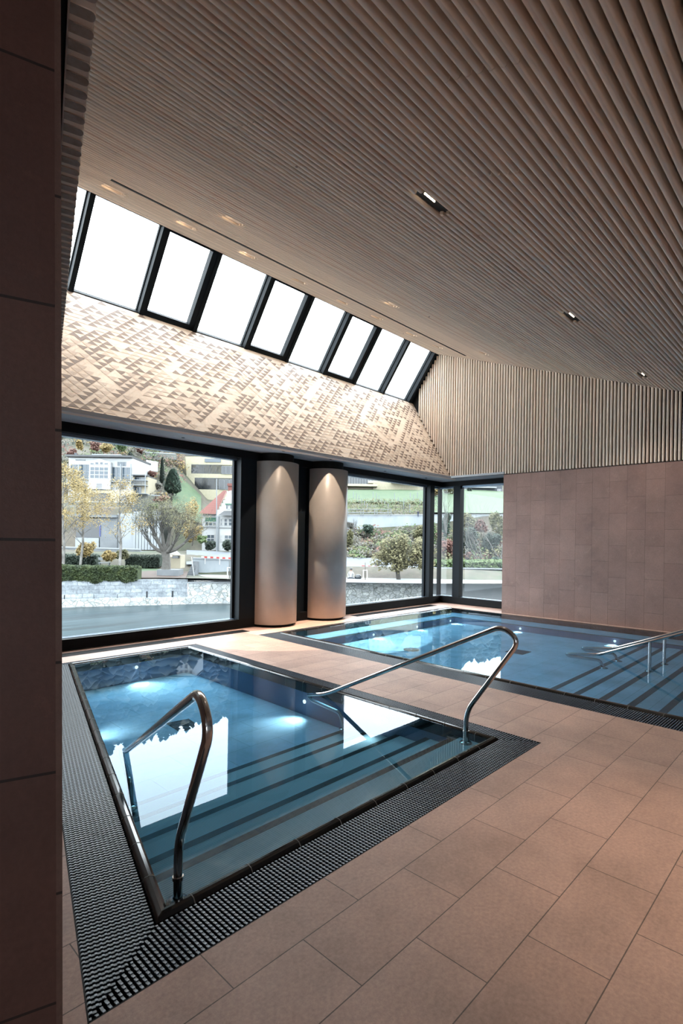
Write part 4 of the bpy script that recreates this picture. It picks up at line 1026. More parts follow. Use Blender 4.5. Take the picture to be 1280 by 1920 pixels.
m = MB(); st_ = thing('stone_steps', base_at(357, 1085, 69), 'narrow stone steps with a metal handrail climbing beside the retaining wall', 'steps')
for k in range(12):
    r0_, z_ = rz(349, 1084-k*2.7, 68); r1_, _ = rz(362-k*.3, 1084, 68); m.obox(fr(r0_, 67.5+k*.32, -4), R0*(r1_-r0_), F0*.4, (0, 0, z_+4), 0)
m.build('steps', O_conc, st_)
m = MB(); m.tube([at(364, 1082, 67.4), at(359, 1045, 71)], .06, 6); m.tube([at(367, 1090, 67), at(364, 1082, 67.4)], .06, 6); m.build('handrail', O_met, st_)
pr = MB(); pbox(pr, 294, 1068, 334, 1081, 62.5, 2.0, 0); tag(pr.build('planter', O_conc, loc=base_at(314, 1081, 62.5)), 'grey concrete planter at the foot of the big bare tree', 'planter')
hb = thing('kiosk', base_at(326, 1066, 66), 'small market hut with a white pitched roof behind the bare tree', 'hut')
opart('wall', hb, [O_cream], [(318, 1041, 335.5, 1066, .5, 2)], 66)
m = MB(); m.add([at(315, 1039, 65.7), at(338, 1039, 65.7), at(331, 1032.5, 66.6), at(327, 1032.5, 66.6)], [(0, 1, 2, 3)]); m.build('roof', O_white, hb)
opart('opening', hb, [O_paned], [(320, 1042, 334, 1047, .42, .1)], 66)
lm = MB(); lm.lathe([(.01, 0), (.12, .05), (.12, .2), (.01, .25)], 0, 0, 10, 0, True); p_ = at(321, 1044, 66.3); lm.v = [tuple(Vector(v)+p_) for v in lm.v]
E1 = NT('hut_lamp'); e_ = E1.n('ShaderNodeEmission'); e_.inputs[0].default_value = (1, .8, .5, 1); e_.inputs[1].default_value = 3; E1.l(e_.outputs[0], E1.o.inputs[0]); lm.build('lamp', E1.m, hb)
# lawn, leaf litter, promenade
def patch(name, pts, mat, label, cat, kind=None, th=.05):
    m = MB(); n_ = len(pts); vs = [Vector(p) for p in pts]; vs2 = [v-Vector((0, 0, th)) for v in vs]
    m.add(vs+vs2, [tuple(range(n_))]+[(i, n_+i, n_+(i+1) % n_, (i+1) % n_) for i in range(n_)]); return tag(m.build(name, mat), label, cat, kind=kind)
patch('lawn', [fr(-40, 55.5, -3.05), fr(-19.3, 61, -3.05), fr(-22, 71, -2.6), fr(-48, 71, -2.6)], O_grass, 'narrow lawn behind the clipped hedge', 'lawn', 'structure')
patch('leaf_bed', [fr(-24.5, 59.3, -2.99), fr(-17.6, 60.6, -2.99), fr(-19.5, 68, -2.7), fr(-27, 68, -2.7)], O_leaf, 'brown leaf-covered bed around the planter', 'bed', 'structure')
patch('promenade', [fr(-17.6, 61, -3.3), fr(60, 65, -3.3), fr(60, 73.5, -3.3), fr(-20, 71.5, -3.3)], O_concl, 'pale riverside promenade', 'path', 'structure')
patch('road', [ground(350, 72.9)+Vector((0, 0, .3)), ground(1000, 73.5)+Vector((0, 0, .25)), ground(1000, 80)+Vector((0, 0, .25)), ground(350, 80)+Vector((0, 0, .3))], O_road, 'grey road above the promenade', 'road', 'structure')
def meadow(name, us, ds_, label):
    m = MB(); n1 = 14; n2 = 8; vs = []
    for j in range(n2+1):
        d_ = ds_[0]+(ds_[1]-ds_[0])*j/n2
        for i in range(n1+1):
            u = us[0]+(us[1]-us[0])*i/n1; g = ground(u, d_); vs.append(g+Vector((0, 0, .55+.2*noise.noise((u*.1, d_*.2, 3)))))
    m.add(vs, [(j*(n1+1)+i, j*(n1+1)+i+1, (j+1)*(n1+1)+i+1, (j+1)*(n1+1)+i) for j in range(n2) for i in range(n1)], 0, True)
    tag(m.build(name, O_grass), label, 'meadow', kind='structure')
meadow('meadow', (322, 376), (99, 126), 'steep green meadow below the pale yellow building')
meadow('meadow', (560, 800), (112, 133), 'green strip of grass at the top of the vineyard')
meadow('meadow', (800, 1100), (100, 148), 'bright green meadow on the slope seen through the right window')

# ---- vegetation
def leaves(mb, c, rad, n, size, rnd, mi=0, shell=.55):
    c = Vector(c)
    for _ in range(n):
        while True:
            p = Vector((rnd.uniform(-1, 1), rnd.uniform(-1, 1), rnd.uniform(-1, 1)))
            L = p.length
            if 0.02 < L <= 1: break
        p = p.normalized()*(shell+(1-shell)*rnd.random()) if rnd.random() < .75 else p
        q = c+Vector((p.x*rad[0], p.y*rad[0] if len(rad) < 3 else p.y*rad[2], p.z*rad[1]))
        a = Vector((rnd.gauss(0, 1), rnd.gauss(0, 1), rnd.gauss(0, 1))).normalized(); b = a.orthogonal().normalized(); s = size*rnd.uniform(.6, 1.3)
        mb.add([q-a*s, q+b*s*.7, q+a*s, q-b*s*.7], [(0, 1, 2, 3)], mi)
def clumpy(mb, c, rad, n, size, rnd, k=7, mi=0):
    for _ in range(k):
        t = rnd.uniform(0, 2*PI); h = rnd.uniform(-.6, .7); r = math.sqrt(max(0, 1-h*h))*rnd.uniform(.3, .75)
        leaves(mb, Vector(c)+Vector((math.cos(t)*r*rad[0], math.sin(t)*r*rad[0], h*rad[1])), (rad[0]*rnd.uniform(.35, .6), rad[1]*rnd.uniform(.3, .5)), n//k, size, rnd, mi)
def branch(mb, p, dr, L, r, depth, rnd, spread=.55, up=.15, split=3, mi=0, ends=None):
    n = 4; pts = [p]; rs = [r]; q = Vector(p); dd = Vector(dr).normalized()
    for i in range(n):
        dd = (dd+Vector((rnd.gauss(0, .12), rnd.gauss(0, .12), rnd.gauss(0, .08)+up*.3))).normalized(); q = q+dd*(L/n); pts.append(q.copy()); rs.append(r*(1-.45*(i+1)/n))
    mb.tube(pts, rs, 5 if r > .08 else 3, mi, False)
    if ends is not None: ends.append(q.copy())
    if depth > 0:
        for k in range(split):
            v = (dd+Vector((rnd.gauss(0, spread), rnd.gauss(0, spread), rnd.gauss(0, spread*.7)+up))).normalized()
            s = pts[rnd.choice((2, 3, 4)) if k else 4]
            branch(mb, s, v, L*rnd.uniform(.6, .85), rs[-1]*rnd.uniform(.6, .9), depth-1, rnd, spread, up, split, mi, ends)
seed = [100]
def tree(base, crown, rad, leafmat, label, n=1400, size=.3, trunk=.18, barkmat=None, kind='tree', group=None, cat='tree', lean=(0, 0, 0), k=8):
    seed[0] += 1; rnd = random.Random(seed[0]); base = Vector(base); crown = Vector(crown)
    t = thing(kind, base, label, cat, group)
    m = MB(); top = crown+Vector((0, 0, rad[1]*.3)); mid = base.lerp(top, .5)+Vector(lean)
    m.tube([base-Vector((0, 0, .3)), mid, top], [trunk, trunk*.75, trunk*.3], 8)
    for _ in range(6):
        s = base.lerp(top, rnd.uniform(.45, .9)); e = crown+Vector((rnd.uniform(-.8, .8)*rad[0], rnd.uniform(-.8, .8)*rad[0], rnd.uniform(-.2, .8)*rad[1])); m.tube([s, s.lerp(e, .5)+Vector((0, 0, .2)), e], [trunk*.35, trunk*.22, trunk*.08], 5, 0, False)
    m.build('trunk', barkmat or O_bark, t)
    m = MB(); clumpy(m, crown, rad, n, size, rnd, k); m.build('crown', leafmat, t); return t
def shrub(u, v, d, w, h, leafmat, label, n=500, size=.22, group=None, kind='shrub', k=5):
    seed[0] += 1; rnd = random.Random(seed[0]); p = at(u, v, d); m = MB()
    R_w, R_h = w*d/2000, h*d/2000; clumpy(m, p-Vector((0, 0, 0)), (R_w, R_h), n, size, rnd, k)
    leaves(m, p, (R_w*.75, R_h*.8), n//2, size, rnd)
    o = m.build(kind, leafmat, loc=p-Vector((0, 0, R_h))); return tag(o, label, 'shrub', group)
# hedges
def hedge(u0, v0, u1, v1, d0, d1, mat, label, n, size=.22, depth=1.2, fuzz=.15):
    seed[0] += 1; rnd = random.Random(seed[0]); m = MB(); a0 = at(u0, v1, d0); a1 = at(u1, v1, d1); h = (v1-v0)*d0/1000
    for _ in range(n):
        t = rnd.random(); w = rnd.random(); face = rnd.random()
        p = a0.lerp(a1, t); bul = .25*noise.noise((t*14, 1, 1)); drop = .9*noise.noise((t*6, 4, 2))
        if face < .6: q = p-F0*(rnd.random()*fuzz+bul)+Vector((0, 0, w*h+min(0, drop)*(1-w)))
        else: q = p+F0*(rnd.random()*depth)+Vector((0, 0, h+rnd.uniform(-.15, .12)+bul*.5))
        a = Vector((rnd.gauss(0, 1), rnd.gauss(0, 1), rnd.gauss(0, 1))).normalized(); b = a.orthogonal().normalized(); s = size*rnd.uniform(.5, 1.2)
        m.add([q-a*s, q+b*s*.7, q+a*s, q-b*s*.7], [(0, 1, 2, 3)])
    m.obox(a0+F0*.1, a1-a0, F0*depth, (0, 0, h-.1), 0)
    tag(m.build('hedge', mat, loc=a0), label, 'hedge')
hedge(60, 1063, 257, 1088, 55.3, 58.6, L_hedge, 'long clipped green hedge spilling over the stone embankment wall', 9000, .2)
hedge(236, 1043, 299, 1062, 71, 71.5, L_dark, 'dark green ivy-like hedge behind the brown leaf bed', 3000, .22)
hedge(60, 1042, 180, 1060, 72, 71.5, L_dark, 'shaded dark hedge under the grey terrace wall', 2500, .22)
hedge(800, 1052, 1000, 1074, 75.5, 75.5, L_grn, 'loose green hedge along the road behind the corner windows', 4500, .26, fuzz=.8)
# birches
def birch(u, vb, d, vt, w, label, n, du=0):
    seed[0] += 1; rnd = random.Random(seed[0]); b = at(u, vb, d); t_ = at(u+du, vt, d); t = thing('birch_tree', b, label, 'tree', 'birches on the embankment'); m = MB(); L = (t_-b).length
    m.tube([b, b.lerp(t_, .3)+R0*.12, b.lerp(t_, .6)-R0*.1, t_], [.17, .14, .09, .03], 8); ends = []
    for k in range(26):
        f = rnd.uniform(.28, .98); s = b.lerp(t_, f); an = rnd.uniform(0, 2*PI); v = Vector((math.cos(an), math.sin(an), .9)); branch(m, s, v, w*(1.15-f)*rnd.uniform(.6, 1), .035, 1, rnd, .4, .05, 3, 0, ends)
    m.build('trunk', O_birch, t); m = MB()
    for e in ends: leaves(m, e-Vector((0, 0, .3)), (.75, .8), int(n/len(ends)), .085, rnd, 0, .1)
    m.build('foliage', L_yel, t)
birch(117.5, 1082, 57.5, 880, 5.5, 'golden-leaved birch at the left edge of the window, nearest the dark wall', 6500, 2)
birch(224, 1070, 59, 900, 3.6, 'slender white-trunked birch with few leaves, standing in the long hedge', 2200, 2)
birch(150, 1066, 66, 905, 5.0, 'golden birch with a leaning stem, second from the left edge', 6000, 12)
# big bare pollarded tree
rnd = random.Random(5); b = at(311, 1068, 63.3); t = thing('bare_tree', b, 'large wide-crowned bare tree rising from the grey concrete planter', 'tree'); m = MB()
m.tube([b, at(311.5, 1050, 63.3), at(310, 1034, 63.3)], [.55, .42, .5], 12); ends = []
for (uu, vv) in ((280, 1018), (292, 1005), (304, 1000), (318, 1000), (332, 1008), (346, 1018), (324, 1022), (300, 1024)):
    e = at(uu, vv, 63.3+rnd.uniform(-1.5, 1.5)); s = at(310, 1036, 63.3); mid = s.lerp(e, .5)-Vector((0, 0, .25)); m.tube([s, mid, e], [.3, .22, .15], 7, 0, False)
    for k in range(8): branch(m, e.lerp(mid, rnd.random()*.6), (e-s).normalized()+Vector((0, 0, .35)), 1.9, .06, 3, rnd, .5, .22, 3, 0, ends)
m.build('trunk', O_twig, t); m = MB()
for e in ends:
    if rnd.random() < .5: leaves(m, e, (.5, .4), 5, .075, rnd, 0, .1)
m.build('foliage', L_olive, t)
tree(at(351, 1010, 84), at(352, 975, 84), (1.9, 3.6), L_yel, 'slim yellow-leaved tree in front of the green meadow', 1600, .17, .1)
tree(at(360, 1020, 82), at(364, 1003, 82), (1.6, 1.7), L_yel, 'smaller yellow-green tree left of the gabled house', 900, .16, .08)
tree(at(129, 1045, 90), at(130, 838, 150), (.1, .1), L_grey, 'forked bare tree trunk above the white house roof', 8, .1, .25) if False else None
# cypress, conifer, others on the slope
def cone(u, v0, v1, w, d, mat, label, kind, n=1600, size=.25, pw=.6):
    seed[0] += 1; rnd = random.Random(seed[0]); b = at(u, v1, d); hgt = (v1-v0)*d/1000; W = w*d/2000; m = MB()
    for _ in range(n):
        f = rnd.random(); r = W*(1-f)**pw*(.75+.25*rnd.random())*min(1, (f+.08)*5); an = rnd.uniform(0, 2*PI); q = b+Vector((math.cos(an)*r, math.sin(an)*r, f*hgt))
        a = Vector((rnd.gauss(0, .5), rnd.gauss(0, .5), 1)).normalized(); c_ = a.orthogonal().normalized(); s = size*rnd.uniform(.5, 1.2); m.add([q-a*s, q+c_*s*.6, q+a*s, q-c_*s*.6], [(0, 1, 2, 3)])
    t = thing(kind, b, label, 'tree'); m.build('foliage', mat, t); m = MB(); m.tube([b-Vector((0, 0, .5)), b+Vector((0, 0, hgt*.8))], [.2, .03], 6); m.build('trunk', O_bark, t)
cone(303.5, 858, 905, 9, 116, L_dark, 'tall narrow dark cypress on the upper slope', 'cypress', 2600, .22, .45)
cone(324, 880, 924, 34, 112, L_con, 'round blue-green conifer beside the pale yellow building', 'conifer', 3200, .3, .42)
shr = [(286, 889, 112, 16, 14, L_red, 'rust-coloured shrub left of the cypress'), (292, 912, 110, 26, 14, L_grey, 'greyish shrub below the cypress'), (300, 935, 106, 30, 12, L_red, 'brown shrub on the garden wall below the conifer'),
 (287, 950, 98, 24, 12, L_grn, 'green bush above the white fins'), (315, 955, 98, 34, 16, L_grey, 'grey leafless bush on the slope above the bare tree'), (262, 880, 114, 26, 22, L_grn, 'green bush beside the white garden wall'),
 (200, 838, 122, 26, 26, L_yel, 'yellow autumn tree behind the white house roof'), (148, 833, 124, 14, 26, L_yel, 'yellow bush at the top left behind the house'), (135, 850, 112, 18, 22, L_red, 'reddish bush at the left of the white house roof'),
 (180, 836, 125, 22, 22, L_red, 'dark red-brown bush above the roof box'), (228, 838, 128, 22, 22, L_grn, 'green tree above the right end of the white house'), (262, 842, 132, 16, 18, L_red, 'small red-leaved tree beside the stone terraces'),
 (274, 838, 136, 14, 14, L_yel, 'bright yellow shrub on the stone terraces'), (245, 858, 118, 14, 20, L_dark, 'dark green bush at the right end of the white house'), (395, 1022, 84, 26, 22, L_dark, 'dark bush in front of the gabled house'),
 (425, 1022, 80, 22, 26, L_dark, 'dark evergreen bush at the right of the gabled house'), (378, 1012, 82, 20, 16, L_grn, 'light green bush at the corner of the gabled house'), (205, 1043, 68, 24, 26, L_yel, 'yellow bush behind the slender birch'),
 (230, 1040, 69, 22, 22, L_olive, 'olive-coloured bush beside the dark hedge'), (160, 1030, 70, 34, 36, L_yel, 'golden bush under the leaning birch'), (300, 866, 135, 30, 10, L_grey, 'grey brush on the terraces'), (320, 848, 145, 26, 10, L_grn, 'green brush at the top of the terraces')]
for u, v, d, w, h, mt, lb_ in shr: shrub(u, v, d, w, h, mt, lb_, 700, .11+d*.0008)
# right-hand slope
shr = [(655, 1010, 86, 18, 34, L_olive, 'yellow-green shrub close to the right column'), (668, 1045, 82, 40, 22, L_grn, 'green shrub above the parked cars, beside the column'), (690, 992, 92, 28, 18, L_con, 'bluish shrub against the pale retaining wall'),
 (695, 1030, 86, 30, 26, L_grey, 'grey-green brush on the slope left of the plane tree'), (785, 1000, 90, 30, 30, L_olive, 'olive brush behind the second plane tree'), (655, 985, 92, 14, 12, L_grey, 'bare grey brush at the wall beside the column'), (735, 1012, 92, 60, 40, L_grn, 'pale green brush behind the plane tree'),
 (806, 1005, 84, 30, 60, L_grn, 'light green bush in the narrow corner window'), (838, 1030, 82, 34, 40, L_red, 'brown-leaved bush in the narrow corner window'), (835, 985, 88, 24, 50, L_con, 'tall green bush beside the corner post'),
 (880, 1015, 84, 46, 56, L_dark, 'dark green shrub mass in the right window'), (918, 1020, 84, 44, 50, L_dark, 'dark shrub behind the bare white branches'), (872, 975, 90, 40, 36, L_olive, 'yellow-green tree in the right window'), (900, 985, 89, 24, 30, L_red, 'reddish autumn shrub in the right window'),
 (932, 985, 88, 28, 50, L_olive, 'olive-green tree at the right edge of the window'), (930, 1052, 78, 22, 14, L_con, 'clipped blue-green shrub by the road'), (815, 918, 120, 26, 24, L_yel, 'yellow tree at the top of the narrow corner window'), (838, 915, 125, 24, 26, L_olive, 'olive tree in front of the meadow, corner window'),
 (879, 915, 138, 10, 28, L_dark, 'dark ivy-covered tree before the grey house'), (879, 932, 128, 9, 9, L_red, 'small round red shrub on the meadow')]
for u, v, d, w, h, mt, lb_ in shr: shrub(u, v, d, w, h, mt, lb_, 900, .14+d*.0006)
def plane(u, vb, d, cu, cv, w, h, label, n):
    tree(at(u, vb, d), at(cu, cv, d), (w*d/2000, h*d/2000), L_pla, label, n, .17, .3, O_bark, 'plane_tree', 'plane trees by the road', 'tree', k=14)
plane(748, 1090, 68, 738, 1037, 72, 78, 'bushy plane tree with brown-green leaves in the middle of the second window', 4200)
plane(806, 1084, 68, 788, 1042, 50, 66, 'plane tree partly hidden by the window post, near the white car', 3000)
for (u, vb, vt, d, lb_) in ((905, 1062, 962, 79, 'bare white-branched tree in the right window'), (836, 1000, 930, 84, 'tall bare tree in the narrow corner window'), (938, 1050, 935, 78, 'leafless tree at the right edge of the right window'), (664, 1005, 975, 90, 'bare arching branches beside the right column')):
    seed[0] += 1; rnd = random.Random(seed[0]); b = at(u, vb, d); t = thing('bare_tree', b, lb_, 'tree'); m = MB(); L = (vb-vt)*d/1000
    for k in range(4): branch(m, b, Vector((rnd.gauss(0, .45), rnd.gauss(0, .45), 1)), L*.42, .09, 4, rnd, .42, .2, 3)
    m.build('branches', O_twig, t)
# undergrowth that nobody could count
rnd = random.Random(77); m = MB(); mats_ = [L_olive, L_grn, L_grey, L_red, L_dark, L_yel]
for k in range(420):
    rgt = rnd.random() < .5
    u = rnd.uniform(600, 1000) if rgt else rnd.uniform(60, 345); d = rnd.uniform(80, 95) if rgt else rnd.choice((rnd.uniform(106, 165), rnd.uniform(120, 165)))
    if not rgt and u > 120 and u < 250 and d < 118: continue
    g = ground(u, d); s = rnd.uniform(.8, 1.8)*(1 if d < 100 else 1.3)
    leaves(m, g+Vector((0, 0, s*.5)), (s*1.2, s*.8), 120, .16+d*.0006, rnd, rnd.choice((0, 1, 2, 2, 0, 3) if rgt else (0, 1, 2, 3, 4, 5, 2)))
tag(m.build('undergrowth', mats_), 'mixed autumn undergrowth covering the slopes across the river', 'undergrowth', kind='stuff')
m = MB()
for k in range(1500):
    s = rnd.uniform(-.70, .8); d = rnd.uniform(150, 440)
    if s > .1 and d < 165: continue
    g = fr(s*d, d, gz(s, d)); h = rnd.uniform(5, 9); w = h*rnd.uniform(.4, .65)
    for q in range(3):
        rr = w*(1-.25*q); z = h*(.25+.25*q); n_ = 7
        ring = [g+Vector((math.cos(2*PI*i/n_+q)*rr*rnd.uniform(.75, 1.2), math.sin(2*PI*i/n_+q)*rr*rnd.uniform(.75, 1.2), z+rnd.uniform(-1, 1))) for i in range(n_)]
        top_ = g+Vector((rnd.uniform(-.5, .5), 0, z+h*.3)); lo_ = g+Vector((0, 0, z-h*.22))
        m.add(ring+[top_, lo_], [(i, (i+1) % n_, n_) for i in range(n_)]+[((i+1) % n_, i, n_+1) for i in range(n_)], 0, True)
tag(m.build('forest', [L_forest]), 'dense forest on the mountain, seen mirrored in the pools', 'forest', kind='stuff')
# hillside houses higher up (mirrored in the small pool)
for (u, e, d, w, h, roofc, lb_) in ((290, 232, 190, 46, 26, O_slate, 'white house with a big grey roof and red shutters high on the hill'), (240, 225, 185, 24, 18, O_slate, 'small white house high on the hill, left of the one with red shutters'), (345, 222, 180, 60, 20, O_concl, 'terraced white apartment block high on the hill'), (165, 236, 200, 40, 16, O_conc, 'long low house high on the hill at the left'),
    (735, 160, 190, 70, 30, O_yellow, 'yellow brick block high above the vineyard'), (800, 175, 200, 60, 26, O_cream, 'cream apartment block high above the vineyard'), (318, 190, 165, 34, 14, O_concl, 'pale flat-roofed house on the upper terraces')):
    v = hz(u)-e; hb = thing('hill_house', at(u, v, d), lb_, 'house')
    opart('wall', hb, [O_white if roofc in (O_slate, O_concl) else roofc], [(u-w/2, v-h, u+w/2, v+14, 0, 9)], d)
    if roofc is O_slate:
        m = MB(); A = [at(u-w/2-3, v-h+1, d-1), at(u+w/2+3, v-h+1, d-1), at(u+w/4, v-h-w*.36, d+4), at(u-w/4, v-h-w*.36, d+4), at(u-w/2-3, v-h+1, d+10), at(u+w/2+3, v-h+1, d+10)]
        m.add(A, [(0, 1, 2, 3), (0, 3, 4), (1, 5, 2)]); m.build('roof', O_slate, hb)
    else: opart('roof', hb, [O_concl], [(u-w/2-2, v-h-2, u+w/2+2, v-h, -1.5, 11)], d)
    for r_ in range(2):
        ws = [(u-w/2+3+k*9, v-h+4+r_*11, u-w/2+8+k*9, v-h+11+r_*11) for k in range(int((w-4)/9))]
        windows_(hb, ws, d, -.1, O_whitep, O_pane, 1)
        if 'red' in lb_: opart('shutter', hb, [O_redsh], [(a-2, b_, a-.3, c2) for a, b_, _, c2 in [(q[0], q[1], 0, q[3]) for q in ws]] and [(q[0]-2, q[1], q[0]-.3, q[3], -.12, .1) for q in ws], d)
# grey house above the meadow, right window
d = 150
hb = thing('grey_house', base_at(900, 928, d), 'grey house with white windows and a long balcony above the green meadow', 'house')
opart('wall', hb, [O_grey], [(866, 890, 941, 930, 0, 9)], d); opart('balcony', hb, [O_concl], [(882, 913, 928, 916, -1.5, 1.8)], d)
windows_(hb, [(868, 917, 874, 921), (882, 903, 922, 912), (883, 922, 889, 928), (895, 922, 897, 928), (911, 922, 917, 927), (932, 917, 939, 921)], d, -.1, O_whitep, O_pane, 2)
opart('garage_door', hb, [O_slate], [(917, 921, 930, 926, -.1, .1), (889.5, 922, 895, 928, -.1, .1)], d)
opart('roof', hb, [O_slate], [(863, 884, 944, 890, -1, 11)], d)
# vineyard with posts
vy = thing('vineyard', base_at(720, 960, 100), 'vineyard rows with pale posts above the tall pale wall', 'vineyard'); m = MB(); rnd = random.Random(9)
for d_ in (100, 104, 108, 112):
    for k in range(110):
        u = rnd.uniform(600, 812); g = ground(u, d_+rnd.uniform(-.5, .5)); leaves(m, g+Vector((0, 0, .7)), (1.1, .7), 14, .16, rnd, rnd.choice((0, 0, 1)))
m.build('vines', [L_olive, L_grn], vy)['kind'] = 'stuff'
pp_ = [(661, 117, 12), (666.5, 115, 11), (671.5, 112, 12), (677, 108, 11), (682, 105, 12), (687, 102, 12), (698, 117, 12), (704, 115, 12), (709, 112, 12), (714, 108, 11), (720, 105, 12), (726.5, 102, 12), (738, 115, 12), (745, 112, 9), (755.5, 104, 12), (767, 102, 12), (767.5, 118, 9), (774, 114, 11), (781, 118, 10), (786, 110, 11), (792, 106, 12), (756, 110, 10), (799, 104, 10)]
for u, d_, hh_ in pp_:
    g = ground(u, d_); m = MB(); m.tube([g, g+Vector((0, 0, hh_*d_/1000+.6))], .07, 5); m.build('post', O_met, vy)
rl = thing('metal_railing', base_at(690, 968, 95.8), 'thin metal railing on top of the tall pale wall, below the vines', 'railing'); m = MB()
zt_ = at(690, 955, 95.8).z
for v in (955, 961): m.tube([at(645, v, 95.8), at(733, v, 95.8)], .05, 5)
for u in (652, 676.5, 680.5, 702.5, 706.5, 727, 733): m.tube([at(u, 955, 95.8), at(u, 968, 95.8)], .06, 5)
m.build('rails', O_met, rl)
# barriers with red and white boards
def barrier(u0, v0, u1, v1, d, label, th=3.2):
    a, b = at(u0, v0, d), at(u1, v1, d); n_ = max(4, int((u1-u0)/5.5)); m = MB(); e = (b-a)/n_; hh_ = th*d/1000
    for k in range(n_): m.obox(a+e*k, e, F0*.06, (0, 0, hh_), k % 2)
    for k in (0.1, .5, .9): p = a.lerp(b, k); m.obox(p-Vector((0, 0, .8)), R0*.08, F0*.08, (0, 0, .8), 0)
    tag(m.build('road_barrier', [O_whitep, O_redsh], loc=a-Vector((0, 0, .8))), label, 'barrier', 'red and white road barriers')
barrier(377, 1046, 445, 1049, 71.2, 'red and white striped barrier on the tall grey wall, left window')
barrier(672, 1063, 713, 1065, 74.2, 'red and white striped barrier in front of the dark parked car')
barrier(822, 1070, 850, 1072, 74.2, 'red and white striped barrier in the narrow corner window')
barrier(898, 1076, 932, 1077, 74.2, 'red and white striped barrier in the right window')
# cars
def car(u, v, d, w, h, mat, label):
    p = at(u, v, d); L = w*d/1000; hh_ = h*d/1000; t = thing('parked_car', p, label, 'car'); m = MB()
    prof = [(-.5, 0), (-.5, .42), (-.44, .5), (-.30, .56), (-.20, .95), (.22, 1.0), (.36, .6), (.5, .52), (.5, 0)]
    n_ = len(prof); vs = [p+R0*(x*L)+Vector((0, 0, z*hh_+.15)) for x, z in prof]; vs2 = [v_+F0*1.7 for v_ in vs]
    m.add(vs+vs2, [tuple(range(n_))[::-1], tuple(range(n_, 2*n_))]+[(i, (i+1) % n_, n_+(i+1) % n_, n_+i) for i in range(n_)]); m.build('body', mat, t)
    m = MB(); gl_ = [(-.27, .60), (-.18, .90), (.20, .93), (.30, .62)]; m.add([p+R0*(x*L)-F0*.02+Vector((0, 0, z*hh_+.15)) for x, z in gl_], [(0, 3, 2, 1)]); m.build('window', O_pane, t)
    for x in (-.3, .3):
        m = MB(); c_ = p+R0*(x*L)+Vector((0, 0, .3)); m.tube([c_-F0*.03, c_+F0*.2], .3, 14); m.build('wheel', O_paned, t)
O_cdark = plain('car_dark', oc(50, 58, 72), .25); O_cred = plain('car_red', oc(206, 60, 66), .3)
car(709, 1063, 76, 16, 9, O_cdark, 'dark parked car with a pale windscreen behind the striped barrier')
car(777, 1067, 76, 13, 9, O_cred, 'red and white parked car right of the plane tree')
car(789, 1067, 75.5, 11, 9, O_whitep, 'white parked car next to the red one, near the window post')
# young trees in stake frames
for (u, v0, v1, d, lb_) in ((684.5, 1069, 1092, 66.5, 'young tree in a white stake frame near the seated person'), (430, 1064, 1091, 63, 'young tree in a white stake frame at the edge of the left window')):
    t = thing('tree_guard', at(u, v1, d), lb_, 'tree guard'); m = MB()
    for x in (-3.6, 3.6): m.tube([at(u+x, v1, d), at(u+x, v0, d)], .07, 6)
    m.tube([at(u-4, v0+.5, d), at(u+4, v0+.5, d)], .06, 6); m.build('stakes', O_whitep, t)
    m = MB(); m.tube([at(u, v1, d), at(u, v0-14, d)], [.07, .03], 6); m.build('stem', O_bark, t)
    m = MB(); m.tube([at(u, v1, d), at(u, v1-5, d)], .22, 8); m.build('guard', O_conc, t)
# lamp post in front of the gabled house
m = MB(); m.tube([at(406, 1043, 80), at(406, 898, 80)], [.11, .06], 8); tag(m.build('flag_pole', O_met, loc=at(406, 1043, 80)), 'tall thin pole in front of the gabled house', 'pole')
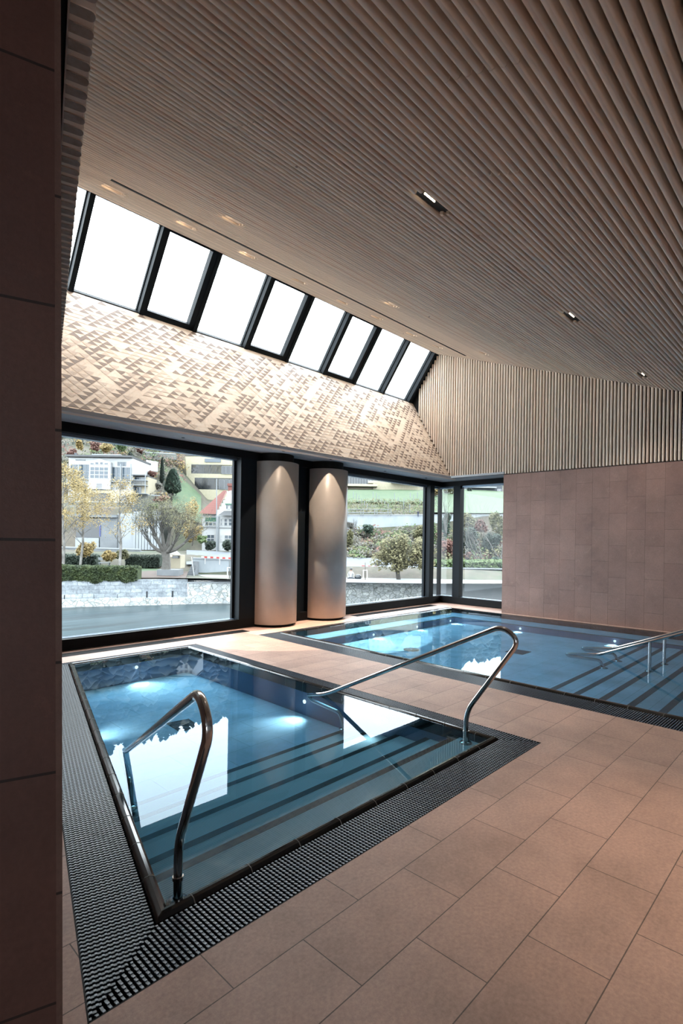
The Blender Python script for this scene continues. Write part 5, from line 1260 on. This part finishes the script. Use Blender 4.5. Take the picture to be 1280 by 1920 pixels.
# people: seated person in white, standing person in blue
def person_small(p, pose, top, legs, label, s=1.0):
    t = thing('person', p, label, 'person'); bm_ = bpy.data.meshes.new('body'); 
    if pose == 'stand': J = [((0, 0, .92), .15), ((0, 0, 1.2), .16), ((0, 0, 1.42), .15), ((0, 0, 1.54), .06), ((0, 0, 1.68), .105), ((.09, 0, .9), .1), ((.11, 0, .48), .07), ((.12, 0, .06), .05), ((-.09, 0, .9), .1), ((-.11, 0, .48), .07), ((-.12, 0, .06), .05), ((.2, 0, 1.38), .06), ((.27, -.03, 1.1), .045), ((.18, -.12, .92), .035), ((-.2, 0, 1.38), .06), ((-.27, -.03, 1.1), .045), ((-.18, -.12, .92), .035), ((.12, -.14, .04), .04), ((-.12, -.14, .04), .04)]
    else: J = [((0, 0, .12), .17), ((0, 0, .42), .17), ((0, -.02, .62), .16), ((0, -.02, .74), .06), ((0, -.03, .88), .105), ((.14, -.1, .12), .1), ((.3, -.42, .2), .07), ((.1, -.55, .05), .05), ((-.14, -.1, .12), .1), ((-.3, -.42, .2), .07), ((-.1, -.55, .05), .05), ((.2, -.02, .58), .06), ((.27, -.12, .36), .045), ((.2, -.32, .26), .035), ((-.2, -.02, .58), .06), ((-.27, -.12, .36), .045), ((-.2, -.32, .26), .035), ((.02, -.62, .05), .04), ((-.02, -.62, .05), .04)]
    Eg = [(0, 1), (1, 2), (2, 3), (3, 4), (0, 5), (5, 6), (6, 7), (0, 8), (8, 9), (9, 10), (2, 11), (11, 12), (12, 13), (2, 14), (14, 15), (15, 16), (7, 17), (10, 18)]
    bm_.from_pydata([tuple(R0*j[0][0]*s+F0*j[0][1]*s+Vector((0, 0, j[0][2]*s))) for j in J], Eg, []); o = bpy.data.objects.new('body', bm_); C.objects.link(o); o.parent = t
    mo = o.modifiers.new('skin', 'SKIN'); sv = bm_.skin_vertices[0].data
    for i, j in enumerate(J): sv[i].radius = (j[1]*s, j[1]*s); 
    sv[0].use_root = True; o.modifiers.new('sub', 'SUBSURF').levels = 1; o.modifiers['sub'].render_levels = 1
    n = NT('clothes_'+pose); b_ = n.bsdf(oc(*top), .8); sp2 = n.n('ShaderNodeSeparateXYZ'); n.l(n.co(), sp2.inputs[0]); z1, z2 = (.9, 1.5) if pose == 'stand' else (.2, .72)
    c1 = n.mix(n.math('GREATER_THAN', sp2.outputs[2], z1*s), oc(*legs), oc(*top)); c2_ = n.mix(n.math('GREATER_THAN', sp2.outputs[2], z2*s), c1, oc(206, 160, 134)); n.l(c2_, b_.inputs['Base Color']); bm_.materials.append(n.m)
    hd = J[4][0]; m = MB(); m.lathe([(.01, .13), (.07, .11), (.112, .03), (.112, -.02), (.09, -.05)], 0, 0, 14); m.v = [tuple(Vector(v)*s+p+F0*.02+Vector((0, 0, hd[2]*s))) for v in m.v]; m.build('hair', O_paned, t)
person_small(at(657.5, 1086.5, 68.5), 'sit', (240, 240, 240), (70, 80, 96), 'person in a white top sitting cross-legged on the promenade', 1.5)
person_small(at(783.5, 969.5, 95.9), 'stand', (52, 62, 92), (60, 84, 130), 'person in dark jacket and blue trousers standing on the tall pale wall', .68)
m = MB(); leaves(m, (0, 0, .3), (.45, .3), 1, .01, random.Random(1)); m = MB(); m.lathe([(.05, 0), (.42, .02), (.45, .35), (.3, .6), (.05, .66)], 0, 0, 12); p_ = at(671, 1086.5, 68); m.v = [tuple(Vector(v)+p_) for v in m.v]
tag(m.build('backpack', O_paned, loc=p_), 'dark backpack lying on the promenade beside the seated person', 'bag')
m = MB(); p_ = at(194, 1056, 69)
m.obox(p_-R0*.7, R0*1.5, F0*.45, (0, 0, .08)); m.obox(p_-R0*.7+Vector((0, 0, .4)), R0*1.5, F0*.06, (0, 0, .35)); m.obox(p_-R0*.6-Vector((0, 0, .4)), R0*.08, F0*.4, (0, 0, .4)); m.obox(p_+R0*.6-Vector((0, 0, .4)), R0*.08, F0*.4, (0, 0, .4))
tag(m.build('park_bench', O_met, loc=p_-Vector((0, 0, .4))), 'grey bench in the shade behind the long hedge', 'bench')
# ------------------------------------------------------------------ world and sky
wd = bpy.data.worlds.new('world'); S.world = wd; wd.use_nodes = True; nt = wd.node_tree; nt.nodes.clear()
ow = nt.nodes.new('ShaderNodeOutputWorld'); bg = nt.nodes.new('ShaderNodeBackground'); nt.links.new(bg.outputs[0], ow.inputs[0])
tc = nt.nodes.new('ShaderNodeTexCoord'); nz = nt.nodes.new('ShaderNodeTexNoise'); nz.inputs['Scale'].default_value = 1.5; nz.inputs['Detail'].default_value = 4
nt.links.new(tc.outputs['Generated'], nz.inputs['Vector'])
rm = nt.nodes.new('ShaderNodeValToRGB'); rm.color_ramp.elements[0].color = (.84, .92, 1, 1); rm.color_ramp.elements[1].color = (.92, .97, 1, 1)
nt.links.new(nz.outputs['Fac'], rm.inputs[0]); nt.links.new(rm.outputs[0], bg.inputs[0]); bg.inputs[1].default_value = 8.8

cy = S.cycles
cy.max_bounces = 8; cy.diffuse_bounces = 5; cy.glossy_bounces = 5; cy.transparent_max_bounces = 16; cy.transmission_bounces = 6
cy.caustics_reflective = False; cy.caustics_refractive = False; cy.sample_clamp_indirect = 6
cy.use_denoising = True
try: cy.denoiser = 'OPENIMAGEDENOISE'
except Exception: pass
